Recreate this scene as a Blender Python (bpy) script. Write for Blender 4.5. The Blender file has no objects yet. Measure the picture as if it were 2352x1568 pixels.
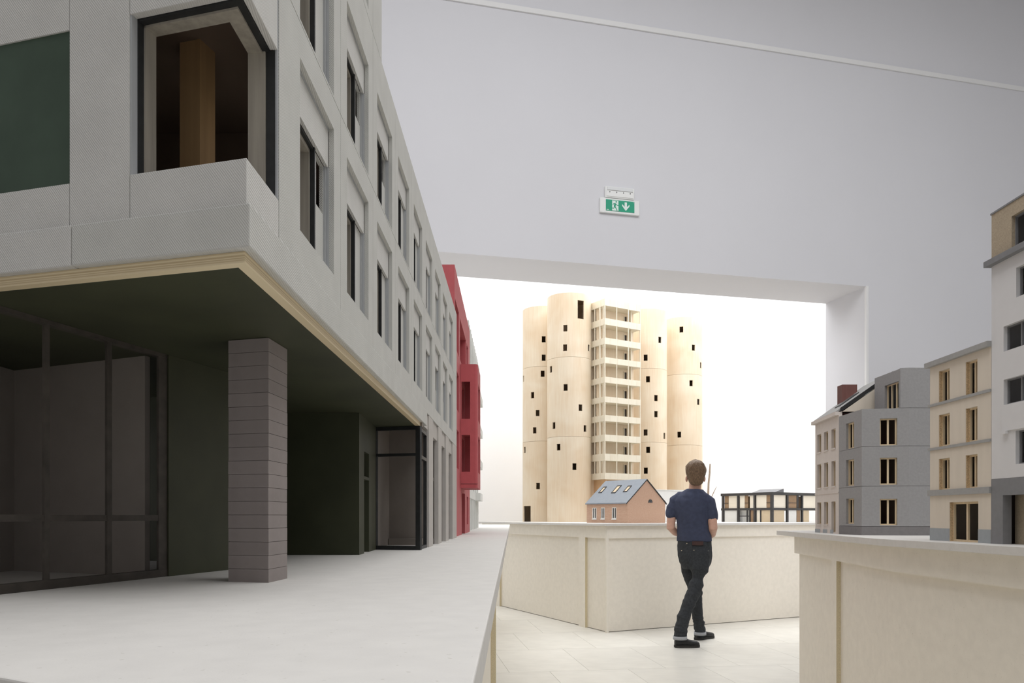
import bpy, bmesh, math, random
from mathutils import Vector, Matrix
random.seed(7)
scene = bpy.context.scene
COL = scene.collection
F = 1750.0            # focal length in pixels of the 2352 px frame
CZ = 1.257            # eye height above the floor
HX, HY = 1176.0, 1186.0   # principal column and horizon row

# ------------------------------------------------------------------ camera
cam = bpy.data.cameras.new('camera'); camo = bpy.data.objects.new('camera', cam); COL.objects.link(camo)
cam.sensor_fit = 'HORIZONTAL'; cam.sensor_width = 36.0; cam.lens = 36.0 * F / 2352.0
cam.shift_y = (HY - 784.0) / 2352.0
cam.clip_start = 0.05; cam.clip_end = 100
camo.location = (0, 0, CZ); camo.rotation_euler = (math.pi / 2, 0, 0)
scene.camera = camo
# ------------------------------------------------------------------ world, lights, exposure
w = bpy.data.worlds.new('world'); scene.world = w; w.use_nodes = True
w.node_tree.nodes['Background'].inputs[0].default_value = (0.9, 0.95, 1, 1)
w.node_tree.nodes['Background'].inputs[1].default_value = 0.05
def area(name, loc, sx, sy, power, col, rot=(0, 0, 0)):
    l = bpy.data.lights.new(name, 'AREA'); l.shape = 'RECTANGLE'; l.size = sx; l.size_y = sy
    l.energy = power; l.color = col
    o = bpy.data.objects.new(name, l); o.location = loc; o.rotation_euler = rot; COL.objects.link(o); return o
area('skylight_near_room', (1.7, 1.1, 6.88), 7.0, 6.5, 415, (0.985, 0.99, 1.0))
area('skylight_far_room', (2.0, 10.9, 6.88), 9.0, 5.4, 620, (0.985, 0.99, 1.0), (0, 0, 0.2345))
vs = scene.view_settings
vs.view_transform = 'Standard'; vs.look = 'None'; vs.exposure = 0.0; vs.gamma = 1.0; vs.use_curve_mapping = False
scene.cycles.use_denoising = True
scene.cycles.max_bounces = 10; scene.cycles.diffuse_bounces = 6

# ------------------------------------------------------------------ materials
def lin(r, g, b):
    f = lambda c: (c / 255 / 12.92) if c <= 10 else ((c / 255 + 0.055) / 1.055) ** 2.4
    return (f(r), f(g), f(b))
MATS = {}
def mat(name, col, rough=0.7, var=0.06, scale=40, bump=0.0, bscale=None, stretch=(1, 1, 1), specks=None, spec=0.3, rnd=0.0):
    """procedural material: colour varied by noise, optional dark specks, fine relief, per-object tint"""
    m = bpy.data.materials.new(name); m.use_nodes = True; nt = m.node_tree; N = nt.nodes; L = nt.links
    b = N['Principled BSDF']; b.inputs['Roughness'].default_value = rough
    b.inputs['Specular IOR Level'].default_value = spec
    tc = N.new('ShaderNodeTexCoord'); mp = N.new('ShaderNodeMapping'); mp.inputs['Scale'].default_value = stretch
    L.new(tc.outputs['Object'], mp.inputs['Vector'])
    nz = N.new('ShaderNodeTexNoise'); nz.inputs['Scale'].default_value = scale; nz.inputs['Detail'].default_value = 4
    L.new(mp.outputs['Vector'], nz.inputs['Vector'])
    cr = N.new('ShaderNodeValToRGB'); cr.color_ramp.elements[0].position = 0.3; cr.color_ramp.elements[1].position = 0.7
    cr.color_ramp.elements[0].color = tuple(c * (1 - var) for c in col) + (1,)
    cr.color_ramp.elements[1].color = tuple(min(1, c * (1 + var)) for c in col) + (1,)
    L.new(nz.outputs['Fac'], cr.inputs['Fac'])
    out = cr.outputs['Color']
    if specks:
        sc, amt, sz = specks
        n2 = N.new('ShaderNodeTexNoise'); n2.inputs['Scale'].default_value = sc; n2.inputs['Detail'].default_value = 2
        L.new(mp.outputs['Vector'], n2.inputs['Vector'])
        r2 = N.new('ShaderNodeValToRGB'); r2.color_ramp.elements[0].position = sz; r2.color_ramp.elements[1].position = sz + 0.06
        r2.color_ramp.elements[0].color = (1, 1, 1, 1); r2.color_ramp.elements[1].color = (1 - amt, 1 - amt * 1.05, 1 - amt * 1.2, 1)
        L.new(n2.outputs['Fac'], r2.inputs['Fac'])
        mx = N.new('ShaderNodeMix'); mx.data_type = 'RGBA'; mx.blend_type = 'MULTIPLY'; mx.inputs[0].default_value = 1
        L.new(out, mx.inputs[6]); L.new(r2.outputs['Color'], mx.inputs[7]); out = mx.outputs[2]
    if rnd:
        oi = N.new('ShaderNodeObjectInfo'); hs = N.new('ShaderNodeHueSaturation'); ma = N.new('ShaderNodeMapRange')
        ma.inputs[3].default_value = 1 - rnd; ma.inputs[4].default_value = 1 + rnd
        L.new(oi.outputs['Random'], ma.inputs[0]); L.new(ma.outputs[0], hs.inputs['Value']); L.new(out, hs.inputs['Color']); out = hs.outputs['Color']
    L.new(out, b.inputs['Base Color'])
    if bump:
        bn = N.new('ShaderNodeBump'); bn.inputs['Strength'].default_value = bump; bn.inputs['Distance'].default_value = 0.002
        n3 = N.new('ShaderNodeTexNoise'); n3.inputs['Scale'].default_value = bscale or scale * 3
        L.new(mp.outputs['Vector'], n3.inputs['Vector']); L.new(n3.outputs['Fac'], bn.inputs['Height']); L.new(bn.outputs['Normal'], b.inputs['Normal'])
    MATS[name] = m; return m
def weave(name, col, scale, rough=0.8, amt=0.12):
    """painted board embossed with short diagonal dashes"""
    m = mat(name, col, rough, 0.035, 18); nt = m.node_tree; N = nt.nodes; L = nt.links; b = N['Principled BSDF']
    tc = N.new('ShaderNodeTexCoord'); mp = N.new('ShaderNodeMapping'); mp.inputs['Rotation'].default_value = (0.5, 0.6, 0.2)
    L.new(tc.outputs['Object'], mp.inputs['Vector'])
    wv = N.new('ShaderNodeTexWave'); wv.inputs['Scale'].default_value = scale; wv.inputs['Distortion'].default_value = 1.2; wv.inputs['Detail'].default_value = 1
    L.new(mp.outputs['Vector'], wv.inputs['Vector'])
    bn = N.new('ShaderNodeBump'); bn.inputs['Strength'].default_value = 0.55; bn.inputs['Distance'].default_value = 0.0006
    L.new(wv.outputs['Fac'], bn.inputs['Height']); L.new(bn.outputs['Normal'], b.inputs['Normal'])
    return m
def layered(name, cols, axis_scale, rough=0.6):
    """plywood edge: glued layers stacked in z"""
    m = bpy.data.materials.new(name); m.use_nodes = True; nt = m.node_tree; N = nt.nodes; L = nt.links
    b = N['Principled BSDF']; b.inputs['Roughness'].default_value = rough
    tc = N.new('ShaderNodeTexCoord'); mp = N.new('ShaderNodeMapping'); mp.inputs['Scale'].default_value = (0.5, 0.5, axis_scale)
    L.new(tc.outputs['Object'], mp.inputs['Vector'])
    nz = N.new('ShaderNodeTexNoise'); nz.inputs['Scale'].default_value = 1; nz.inputs['Detail'].default_value = 3
    L.new(mp.outputs['Vector'], nz.inputs['Vector'])
    cr = N.new('ShaderNodeValToRGB'); e = cr.color_ramp.elements
    e[0].position = 0.32; e[0].color = cols[0] + (1,); e[1].position = 0.68; e[1].color = cols[1] + (1,)
    L.new(nz.outputs['Fac'], cr.inputs['Fac']); L.new(cr.outputs['Color'], b.inputs['Base Color'])
    MATS[name] = m; return m
def plywood(name, a, c, rough=0.55):
    """birch veneer: long vertical grain with slow warm figure"""
    m = bpy.data.materials.new(name); m.use_nodes = True; nt = m.node_tree; N = nt.nodes; L = nt.links
    b = N['Principled BSDF']; b.inputs['Roughness'].default_value = rough; b.inputs['Specular IOR Level'].default_value = 0.25
    tc = N.new('ShaderNodeTexCoord'); mp = N.new('ShaderNodeMapping'); mp.inputs['Scale'].default_value = (1, 1, 0.06)
    oi = N.new('ShaderNodeObjectInfo'); ad = N.new('ShaderNodeVectorMath'); ad.operation = 'MULTIPLY_ADD'
    cx = N.new('ShaderNodeCombineXYZ'); L.new(oi.outputs['Random'], cx.inputs[0]); L.new(oi.outputs['Random'], cx.inputs[2])
    ad.inputs[1].default_value = (9, 9, 9); L.new(cx.outputs[0], ad.inputs[0]); L.new(tc.outputs['Object'], ad.inputs[2])
    L.new(ad.outputs[0], mp.inputs['Vector'])
    n1 = N.new('ShaderNodeTexNoise'); n1.inputs['Scale'].default_value = 55; n1.inputs['Detail'].default_value = 5
    L.new(mp.outputs['Vector'], n1.inputs['Vector'])
    n2 = N.new('ShaderNodeTexNoise'); n2.inputs['Scale'].default_value = 2.2; n2.inputs['Detail'].default_value = 2; n2.inputs['Distortion'].default_value = 0.6
    L.new(ad.outputs[0], n2.inputs['Vector'])
    r1 = N.new('ShaderNodeValToRGB'); r1.color_ramp.elements[0].position = 0.3; r1.color_ramp.elements[1].position = 0.72
    r1.color_ramp.elements[0].color = a + (1,); r1.color_ramp.elements[1].color = c + (1,)
    mxf = N.new('ShaderNodeMath'); mxf.operation = 'MULTIPLY_ADD'; mxf.inputs[1].default_value = 0.35; mxf.inputs[2].default_value = 0.0
    L.new(n1.outputs['Fac'], mxf.inputs[0])
    m2 = N.new('ShaderNodeMath'); m2.operation = 'MULTIPLY_ADD'; m2.inputs[1].default_value = 0.65
    L.new(n2.outputs['Fac'], m2.inputs[0]); L.new(mxf.outputs[0], m2.inputs[2])
    L.new(m2.outputs[0], r1.inputs['Fac']); L.new(r1.outputs['Color'], b.inputs['Base Color'])
    MATS[name] = m; return m
def brick(name, c1, c2, mortar, scale):
    m = bpy.data.materials.new(name); m.use_nodes = True; nt = m.node_tree; N = nt.nodes; L = nt.links
    b = N['Principled BSDF']; b.inputs['Roughness'].default_value = 0.75; b.inputs['Specular IOR Level'].default_value = 0.2
    tc = N.new('ShaderNodeTexCoord'); sp = N.new('ShaderNodeSeparateXYZ'); L.new(tc.outputs['Object'], sp.inputs[0])
    ad = N.new('ShaderNodeMath'); ad.operation = 'ADD'; L.new(sp.outputs[0], ad.inputs[0]); L.new(sp.outputs[1], ad.inputs[1])
    cx = N.new('ShaderNodeCombineXYZ'); L.new(ad.outputs[0], cx.inputs[0]); L.new(sp.outputs[2], cx.inputs[1])
    bt = N.new('ShaderNodeTexBrick'); bt.inputs['Scale'].default_value = scale
    bt.inputs['Color1'].default_value = c1 + (1,); bt.inputs['Color2'].default_value = c2 + (1,); bt.inputs['Mortar'].default_value = mortar + (1,)
    bt.inputs['Mortar Size'].default_value = 0.03
    L.new(cx.outputs[0], bt.inputs['Vector']); L.new(bt.outputs['Color'], b.inputs['Base Color'])
    MATS[name] = m; return m

mat('wall_paint', (0.74, 0.742, 0.775), 0.85, 0.012, 1.2, 0.05, 120)
mat('white_paint', (0.86, 0.86, 0.86), 0.85, 0.01, 1.5)
mat('ceiling_paint', (0.8, 0.8, 0.8), 0.9, 0.01, 2)
mat('stone_tile', (0.66, 0.64, 0.585), 0.35, 0.05, 5, 0.03, 90, (1, 1.6, 1), rnd=0.035)
mat('joint', (0.58, 0.55, 0.49), 0.9)
mat('plinth_top', (0.65, 0.63, 0.60), 0.75, 0.03, 30, 0.06, 500, (1, 1, 1), (150, 0.16, 0.68))
mat('plinth_board', (0.82, 0.77, 0.68), 0.75, 0.03, 22, 0.06, 420, (1, 1, 1), (170, 0.18, 0.68))
mat('plinth_edge', (0.62, 0.54, 0.37), 0.8, 0.16, 320, 0.25, 500)
weave('grey_board', (0.56, 0.555, 0.525), 150)
weave('grey_textured', (0.60, 0.59, 0.565), 150)
mat('grey_reveal', (0.42, 0.43, 0.44), 0.7, 0.1, 60, 0.05, 200, (1, 1, 0.1))
mat('frame_wood_grey', (0.34, 0.31, 0.26), 0.6, 0.15, 120, 0, None, (1, 1, 0.06))
mat('frame_black', (0.025, 0.026, 0.026), 0.5, 0.2, 60)
mat('frame_bronze', (0.07, 0.06, 0.05), 0.5, 0.25, 40)
mat('interior_brown', (0.22, 0.16, 0.12), 0.7, 0.12, 8)
mat('timber_post', (0.50, 0.32, 0.16), 0.6, 0.12, 60, 0, None, (1, 1, 0.05))
mat('green_paint', (0.052, 0.056, 0.031), 0.55, 0.16, 9)
mat('green_panel', (0.048, 0.075, 0.052), 0.5, 0.15, 14)
mat('taupe', (0.31, 0.275, 0.245), 0.8, 0.04, 20, 0.05, 300)
mat('taupe_block', (0.28, 0.245, 0.232), 0.75, 0.06, 40, 0.05, 300, rnd=0.05)
mat('ground_pier', (0.50, 0.47, 0.44), 0.75, 0.04, 40)
layered('ply_edge', ((0.50, 0.37, 0.2), (0.80, 0.68, 0.46)), 900)
mat('red_paint', (0.48, 0.105, 0.115), 0.65, 0.05, 30, 0.03, 300)
mat('white_model', (0.74, 0.74, 0.71), 0.7, 0.02, 20)
plywood('birch', (0.69, 0.54, 0.37), (0.80, 0.71, 0.56))
plywood('birch_warm', (0.62, 0.40, 0.22), (0.74, 0.54, 0.34))
plywood('birch_pale', (0.70, 0.63, 0.49), (0.79, 0.74, 0.61))
mat('dark_door', (0.05, 0.04, 0.035), 0.5)
brick('brick_house', (0.47, 0.28, 0.19), (0.54, 0.35, 0.25), (0.56, 0.41, 0.31), 60)
mat('slate', (0.215, 0.24, 0.27), 0.5, 0.04, 25)
mat('dark_line', (0.03, 0.03, 0.03), 0.5)
mat('model_glass', (0.05, 0.05, 0.055), 0.15, 0.1, 20, spec=0.6)
mat('cream_panel', (0.80, 0.74, 0.62), 0.7, 0.02, 12)
mat('tan_panel', (0.60, 0.49, 0.34), 0.7, 0.05, 14)
mat('brown_panel', (0.30, 0.20, 0.12), 0.7, 0.08, 18)
mat('charcoal', (0.055, 0.053, 0.052), 0.6, 0.08, 25)
mat('plaster_pink', (0.66, 0.60, 0.555), 0.75, 0.03, 40)
mat('grey_blue', (0.31, 0.305, 0.305), 0.75, 0.05, 90, 0.04, 300)
mat('grey_blue_base', (0.205, 0.195, 0.195), 0.75, 0.06, 60)
mat('basswood', (0.70, 0.625, 0.525), 0.7, 0.03, 30, 0, None, (1, 1, 0.15))
mat('osb_edge', (0.58, 0.42, 0.25), 0.8, 0.3, 260)
mat('pale_timber', (0.70, 0.56, 0.37), 0.65, 0.08, 80, 0, None, (1, 1, 0.1))
mat('string_grey', (0.36, 0.355, 0.345), 0.75, 0.05, 60)
mat('base_bluegrey', (0.36, 0.385, 0.40), 0.75, 0.04, 60)
mat('cool_white', (0.70, 0.69, 0.69), 0.75, 0.015, 20)
mat('mid_grey', (0.225, 0.225, 0.232), 0.7, 0.04, 50)
mat('cork', (0.42, 0.345, 0.25), 0.85, 0.12, 220, 0.1, 400)
mat('chimney_brown', (0.16, 0.07, 0.06), 0.7, 0.12, 60, 0, None, (1, 1, 0.1))
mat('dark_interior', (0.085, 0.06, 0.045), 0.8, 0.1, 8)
mat('plastic_white', (0.86, 0.87, 0.86), 0.35, 0.01, 10)
mat('plastic_clear', (0.72, 0.74, 0.75), 0.2, 0.01, 10)
mat('sign_green', (0.025, 0.36, 0.215), 0.4, 0.03, 30)
mat('sign_white', (0.80, 0.90, 0.86), 0.4, 0.01, 10)
mat('skin', (0.56, 0.335, 0.255), 0.5, 0.06, 40)
mat('tshirt', (0.046, 0.054, 0.092), 0.9, 0.12, 30, 0.15, 900)
mat('denim', (0.030, 0.033, 0.037), 0.85, 0.25, 60, 0.2, 900)
mat('denim_inside', (0.36, 0.37, 0.39), 0.9, 0.1, 200)
mat('shoe_leather', (0.018, 0.018, 0.018), 0.45, 0.2, 40)
mat('shoe_sole', (0.03, 0.028, 0.025), 0.7)
mat('hair', (0.135, 0.085, 0.05), 0.6, 0.45, 120, 0.6, 160, (1.3, 1, 0.45))
mat('leather_patch', (0.055, 0.028, 0.025), 0.6)
mat('brass', (0.5, 0.42, 0.3), 0.35)
mat('twig', (0.42, 0.33, 0.25), 0.8, 0.15, 90)

# ------------------------------------------------------------------ mesh helpers
class Fr:
    """upright plane: origin (x,y), direction along it, inward normal; z is measured from the eye level"""
    def __init__(s, o, d, side):
        l = math.hypot(*d); s.o = o; s.d = (d[0] / l, d[1] / l)
        s.n = (-s.d[1] * side, s.d[0] * side)
    def p(s, a, z, t=0.0):
        return (s.o[0] + s.d[0] * a + s.n[0] * t, s.o[1] + s.d[1] * a + s.n[1] * t, CZ + z)
    def hit(s, px, t=0.0):
        u = (px - HX) / F
        ox, oy = s.o[0] + s.n[0] * t, s.o[1] + s.n[1] * t
        return (u * oy - ox) / (s.d[0] - u * s.d[1])
    def zat(s, a, py, t=0.0):
        return (HY - py) / F * (s.o[1] + s.d[1] * a + s.n[1] * t)
    def op(s, pl, pr, yt, yb, ref='r', t=0.0):
        """opening between two image columns; heights read at its left or right edge"""
        a, b = s.hit(pl, t), s.hit(pr, t); r = b if ref == 'r' else a
        z1, z0 = s.zat(r, yt, t), s.zat(r, yb, t)
        return (min(a, b), max(a, b), z0, z1)
class Cyl:
    def __init__(s, c, r): s.c = c; s.r = r
    def p(s, a, z, t=0.0):
        r = s.r - t
        return (s.c[0] + math.sin(a) * r, s.c[1] - math.cos(a) * r, CZ + z)   # a = 0 faces the eye side
    def hit(s, px):
        u = (px - HX) / F; cx, cy = s.c
        A = u * u + 1; B = -2 * (u * cx + cy); C = cx * cx + cy * cy - s.r * s.r
        q = B * B - 4 * A * C
        D = (-B - math.sqrt(max(q, 0))) / (2 * A)
        return math.atan2(u * D - cx, cy - D), D
class MB:
    def __init__(s): s.v = []; s.f = []; s.k = {}
    def vert(s, p):
        key = (round(p[0], 6), round(p[1], 6), round(p[2], 6))
        if key not in s.k: s.k[key] = len(s.v); s.v.append(p)
        return s.k[key]
    def quad(s, *ps):
        ids = [s.vert(p) for p in ps]
        if len(set(ids)) >= 3: s.f.append(ids)
    def hexa(s, b, t):
        """solid from bottom and top loops of points (any count)"""
        base = len(s.v); n = len(b); s.v += list(b) + list(t)
        s.f.append(list(range(base + n - 1, base - 1, -1))); s.f.append(list(range(base + n, base + 2 * n)))
        for i in range(n):
            j = (i + 1) % n; s.f.append([base + i, base + j, base + n + j, base + n + i])
        return s
    def box(s, fr, a0, a1, z0, z1, t0, t1):
        b = [fr.p(a0, z0, t0), fr.p(a1, z0, t0), fr.p(a1, z0, t1), fr.p(a0, z0, t1)]
        t = [fr.p(a0, z1, t0), fr.p(a1, z1, t0), fr.p(a1, z1, t1), fr.p(a0, z1, t1)]
        return s.hexa(b, t)
    def prism(s, poly, z0, z1):
        return s.hexa([(x, y, CZ + z0) for x, y in poly], [(x, y, CZ + z1) for x, y in poly])
    def tube(s, pts, rad, n=8):
        base = len(s.v); m = len(pts)
        for i, p in enumerate(pts):
            a = Vector(pts[max(i - 1, 0)]); b = Vector(pts[min(i + 1, m - 1)]); d = (b - a).normalized()
            u = d.cross(Vector((0.3, 0.2, 1))).normalized(); w_ = d.cross(u)
            r = rad[i] if isinstance(rad, (list, tuple)) else rad
            for k in range(n):
                th = 2 * math.pi * k / n; q = Vector(p) + (u * math.cos(th) + w_ * math.sin(th)) * r; s.v.append(tuple(q))
        for i in range(m - 1):
            for k in range(n):
                a, b = base + i * n + k, base + i * n + (k + 1) % n; s.f.append([a, b, b + n, a + n])
        s.f.append([base + k for k in range(n)][::-1]); s.f.append([base + (m - 1) * n + k for k in range(n)])
        return s
    def wall(s, fr, a0, a1, z0, z1, ops, t0, t1, da=None):
        """wall of real thickness with openings (a0,a1,z0,z1) cut right through"""
        A = {a0, a1}; Z = {z0, z1}
        for o in ops:
            A |= {min(max(o[0], a0), a1), min(max(o[1], a0), a1)}; Z |= {min(max(o[2], z0), z1), min(max(o[3], z0), z1)}
        if da:
            n = max(1, int(round((a1 - a0) / da)))
            for i in range(n + 1):
                x = a0 + (a1 - a0) * i / n
                if all(abs(x - y) > da * 0.12 for y in A): A.add(x)
        A = sorted(A); Z = sorted(Z)
        def solid(i, j):
            if i < 0 or j < 0 or i >= len(A) - 1 or j >= len(Z) - 1: return False
            x = (A[i] + A[i + 1]) / 2; y = (Z[j] + Z[j + 1]) / 2
            return not any(o[0] < x < o[1] and o[2] < y < o[3] for o in ops)
        P = fr.p
        for i in range(len(A) - 1):
            for j in range(len(Z) - 1):
                if not solid(i, j): continue
                x0, x1, y0, y1 = A[i], A[i + 1], Z[j], Z[j + 1]
                s.quad(P(x0, y0, t0), P(x1, y0, t0), P(x1, y1, t0), P(x0, y1, t0))
                s.quad(P(x0, y0, t1), P(x0, y1, t1), P(x1, y1, t1), P(x1, y0, t1))
                if not solid(i - 1, j): s.quad(P(x0, y0, t0), P(x0, y1, t0), P(x0, y1, t1), P(x0, y0, t1))
                if not solid(i + 1, j): s.quad(P(x1, y0, t0), P(x1, y0, t1), P(x1, y1, t1), P(x1, y1, t0))
                if not solid(i, j - 1): s.quad(P(x0, y0, t0), P(x0, y0, t1), P(x1, y0, t1), P(x1, y0, t0))
                if not solid(i, j + 1): s.quad(P(x0, y1, t0), P(x1, y1, t0), P(x1, y1, t1), P(x0, y1, t1))
        return s
    def build(s, name, material, parent=None, smooth=False, bevel=0.0):
        me = bpy.data.meshes.new(name); off = (0, 0, 0)
        r = parent
        while r is not None and r.parent is not None: r = r.parent
        if r is not None: off = r.location
        me.from_pydata([(p[0] - off[0], p[1] - off[1], p[2] - off[2]) for p in s.v], [], s.f)
        bm = bmesh.new(); bm.from_mesh(me); bmesh.ops.recalc_face_normals(bm, faces=bm.faces)
        if bevel:
            es = [e for e in bm.edges if len(e.link_faces) == 2 and e.calc_face_angle(0) > 0.6]
            bmesh.ops.bevel(bm, geom=es, offset=bevel, segments=2, affect='EDGES', profile=0.5)
        bm.to_mesh(me); bm.free()
        me.materials.append(MATS[material])
        if smooth:
            for p in me.polygons: p.use_smooth = True
        o = bpy.data.objects.new(name, me); COL.objects.link(o)
        if parent is not None: o.parent = parent
        return o
def tag(o, label=None, cat=None, group=None, kind=None):
    if label: o['label'] = label
    if cat: o['category'] = cat
    if group: o['group'] = group
    if kind: o['kind'] = kind
    return o
def thing(name, label, cat, loc, group=None):
    o = bpy.data.objects.new(name, None); o.empty_display_size = 0.05; COL.objects.link(o); o.location = loc
    return tag(o, label, cat, group)
def P(px, py, D):
    return ((px - HX) / F * D, D, CZ + (HY - py) / F * D)
def copy_piece(o, name, shift, parent):
    c = o.copy(); c.name = name; COL.objects.link(c); c.parent = parent; c.location = (o.location[0] + shift[0], o.location[1] + shift[1], o.location[2] + shift[2]); return c

# ================================================================== the setting
A_ = (0.9726, 0.2324); N_ = (-0.2324, 0.9726)          # along and through the partition wall
FP = Fr((3.4875, 7.5), A_, 1)                            # front face of the partition wall
ZT = 2.265                                               # head of the wide opening, from the eye
GZ = -CZ
ob = MB().wall(FP, -10.5, 7.5, GZ, 5.743, [(-6.6, 0.0, GZ - 1, ZT)], 0.0, 0.63).build('wall_front', 'wall_paint')
tag(ob, 'pale grey gallery wall pierced by one very wide opening', None, None, 'structure')
# corner bead down the right jamb and the slim rail high on the wall
tag(MB().box(FP, -0.004, 0.022, GZ, ZT + 0.004, -0.006, 0.02).build('trim_1', 'white_paint'), 'thin bead along the right edge of the wide opening', None, None, 'structure')
rl = MB().box(FP, -10.4, 7.4, 4.425, 4.468, -0.014, 0.0).build('trim_2', 'white_paint'); tag(rl, 'slim white rail running across the top of the grey wall', None, None, 'structure')
FK = Fr((5.2, 14.0), A_, 1)
tag(MB().box(FK, -13.0, 0.3, GZ, 5.743, 0.0, 0.2).build('wall_back', 'white_paint'), 'bright white back wall of the far room', None, None, 'structure')
FRr = Fr((5.2, 14.0), (0.2324, -0.9726), 1)
tag(MB().box(FRr, 0.0, 5.30, GZ, 5.743, 0.0, 0.2).build('wall_right_far', 'white_paint'), 'white side wall of the far room', None, None, 'structure')
tag(MB().prism([(-7.2, 5.2), (-7.0, 5.2), (-7.0, 12.0), (-7.2, 12.0)], GZ, 5.743).build('wall_left_far', 'white_paint'), 'far left wall of the far room', None, None, 'structure')
tag(MB().prism([(-6.6, -6), (-6.4, -6), (-6.4, 5.1), (-6.6, 5.1)], GZ, 5.743).build('wall_left', 'wall_paint'), 'left wall of the near room', None, None, 'structure')
tag(MB().prism([(10.2, -6), (10.4, -6), (10.4, 9.1), (10.2, 9.0)], GZ, 5.743).build('wall_right', 'wall_paint'), 'right wall of the near room', None, None, 'structure')
tag(MB().prism([(-6.6, -6.2), (10.4, -6.2), (10.4, -6.0), (-6.6, -6.0)], GZ, 5.743).build('wall_rear', 'wall_paint'), 'wall behind the viewer', None, None, 'structure')
tag(MB().prism([(-8, -7), (12, -7), (12, 17), (-8, 17)], 5.743, 5.95).build('ceiling', 'ceiling_paint'), 'plain white ceiling', None, None, 'structure')
fl = MB().prism([(-8, -7), (12, -7), (12, 17), (-8, 17)], GZ - 0.1, GZ - 0.006).build('floor', 'joint'); tag(fl, 'pale stone tile floor', None, None, 'structure')
# stone tiles: running bond, turned a little against the view
FT = Fr((0.0, 6.14), (1, 0.146), 1)
tw, td, g = 0.655, 1.02, 0.0011
proto = None
for r in range(-13, 11):
    near = -1 <= r <= 5
    for c in range(-12, 19):
        a0 = c * tw + (0.31 if r % 2 else -0.02); t0 = r * td
        cx, cy, _ = FT.p(a0 + tw / 2, 0, t0 + td / 2)
        if not (-7.6 < cx < 11.6 and -6.6 < cy < 16.6): continue
        seen = near and -1.6 < cx < 6.2
        if not seen: continue
        if proto is None:
            proto = MB().box(FT, g, tw - g, GZ - 0.006, GZ, g, td - g).build('tile', 'stone_tile', fl); base_at = (0.0, 0.0); o = proto
            proto_xy = FT.p(0, 0, 0)
        else:
            o = proto.copy(); o.name = 'tile'; COL.objects.link(o); o.parent = fl
        q = FT.p(a0, 0, t0); o.location = (q[0] - proto_xy[0], q[1] - proto_xy[1], 0)
rest = MB()
for r in range(-13, 11):
    for c in range(-12, 19):
        a0 = c * tw + (0.31 if r % 2 else -0.02); t0 = r * td
        cx, cy, _ = FT.p(a0 + tw / 2, 0, t0 + td / 2)
        if not (-7.6 < cx < 11.6 and -6.6 < cy < 16.6): continue
        if -1 <= r <= 5 and -1.6 < cx < 6.2: continue
        rest.box(FT, a0 + g, a0 + tw - g, GZ - 0.006, GZ, t0 + g, t0 + td - g)
ro = rest.build('tile_field', 'stone_tile', fl); ro['kind'] = 'stuff'

# ================================================================== display plinths
ZL = -0.097      # top of the left and right plinths
ZM = -0.075      # top of the middle plinth
TH = 0.03
# --- left
t = thing('display_plinth', 'long pale plinth in the left foreground under the grey and red building models', 'plinth', (-0.5, 2.0, 0))
MB().prism([(-0.0225, 0.30), (-0.026, 9.43), (-2.2, 9.43), (-2.2, 1.12), (-0.31, 0.461), (-0.2, 0.40)], ZL - TH, ZL).build('top_slab', 'plinth_top', t, bevel=0.0015)
MB().prism([(-0.13, 0.72), (-0.13, 4.66), (-0.45, 4.9), (-0.45, 8.9), (-2.1, 8.9), (-2.1, 1.4)], GZ, ZL - TH).build('body', 'plinth_board', t)
for y0, y1 in ((4.66, 4.70),):
    MB().prism([(-0.099, y0), (-0.0985, y1), (-0.14, y1), (-0.14, y0)], GZ, ZL - TH).build('post', 'plinth_edge', t)
MB().prism([(-0.10, 0.70), (-0.10, 4.66), (-0.16, 4.66), (-0.16, 0.8)], ZL - TH - 0.11, ZL - TH).build('frieze', 'plinth_board', t)
# --- middle
EM1 = (0.898, 0.440); EM2 = (-0.440, 0.898)
MC = (1.022, 8.24)
FM1 = Fr(MC, EM1, 1)              # right face, inward = +EM2
FM2 = Fr(MC, EM2, -1)             # left face, inward = +EM1
def mpt(a, b): return (MC[0] + EM1[0] * a + EM2[0] * b, MC[1] + EM1[1] * a + EM2[1] * b)
t = thing('display_plinth', 'pale plinth behind the man carrying the silo tower and brick house models', 'plinth', (2.0, 10.5, 0))
MB().prism([mpt(-0.05, -0.05), mpt(4.7, -0.05), mpt(4.7, 3.4), mpt(-0.05, 3.4)], ZM - 0.026, ZM).build('top_slab', 'plinth_top', t, bevel=0.0015)
MB().prism([mpt(0.03, 0.03), mpt(4.6, 0.03), mpt(4.6, 3.33), mpt(0.03, 3.33)], GZ + 0.006, ZM - 0.026).build('body', 'plinth_board', t)
MB().prism([mpt(0.0, 0.0), mpt(4.62, 0.0), mpt(4.62, 0.03), mpt(0.03, 0.03), mpt(0.03, 3.33), mpt(0.0, 3.33)], ZM - 0.026 - 0.135, ZM - 0.026).build('frieze', 'plinth_board', t)
def post2(tt, fr, a, wdt, z1, zb=GZ, t0=0.0, t1=0.03, mside=True):
    o = MB().box(fr, a, a + wdt, zb, z1, t0, t1).build('post', 'plinth_board', tt)
    if mside: MB().box(fr, a - 0.0012, a + 0.0005, zb, z1, t0 + 0.001, t1).build('raw_edge', 'plinth_edge', o)
for a in (0.44, 2.72): post2(t, FM2, a, 0.14, ZM - 0.161)
MB().box(FM1, 0.0, 0.03, GZ, ZM - 0.161, 0.0, 0.03).build('corner_post', 'plinth_board', t)
post2(t, FM1, 3.3, 0.06, ZM - 0.161, mside=False)
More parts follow.
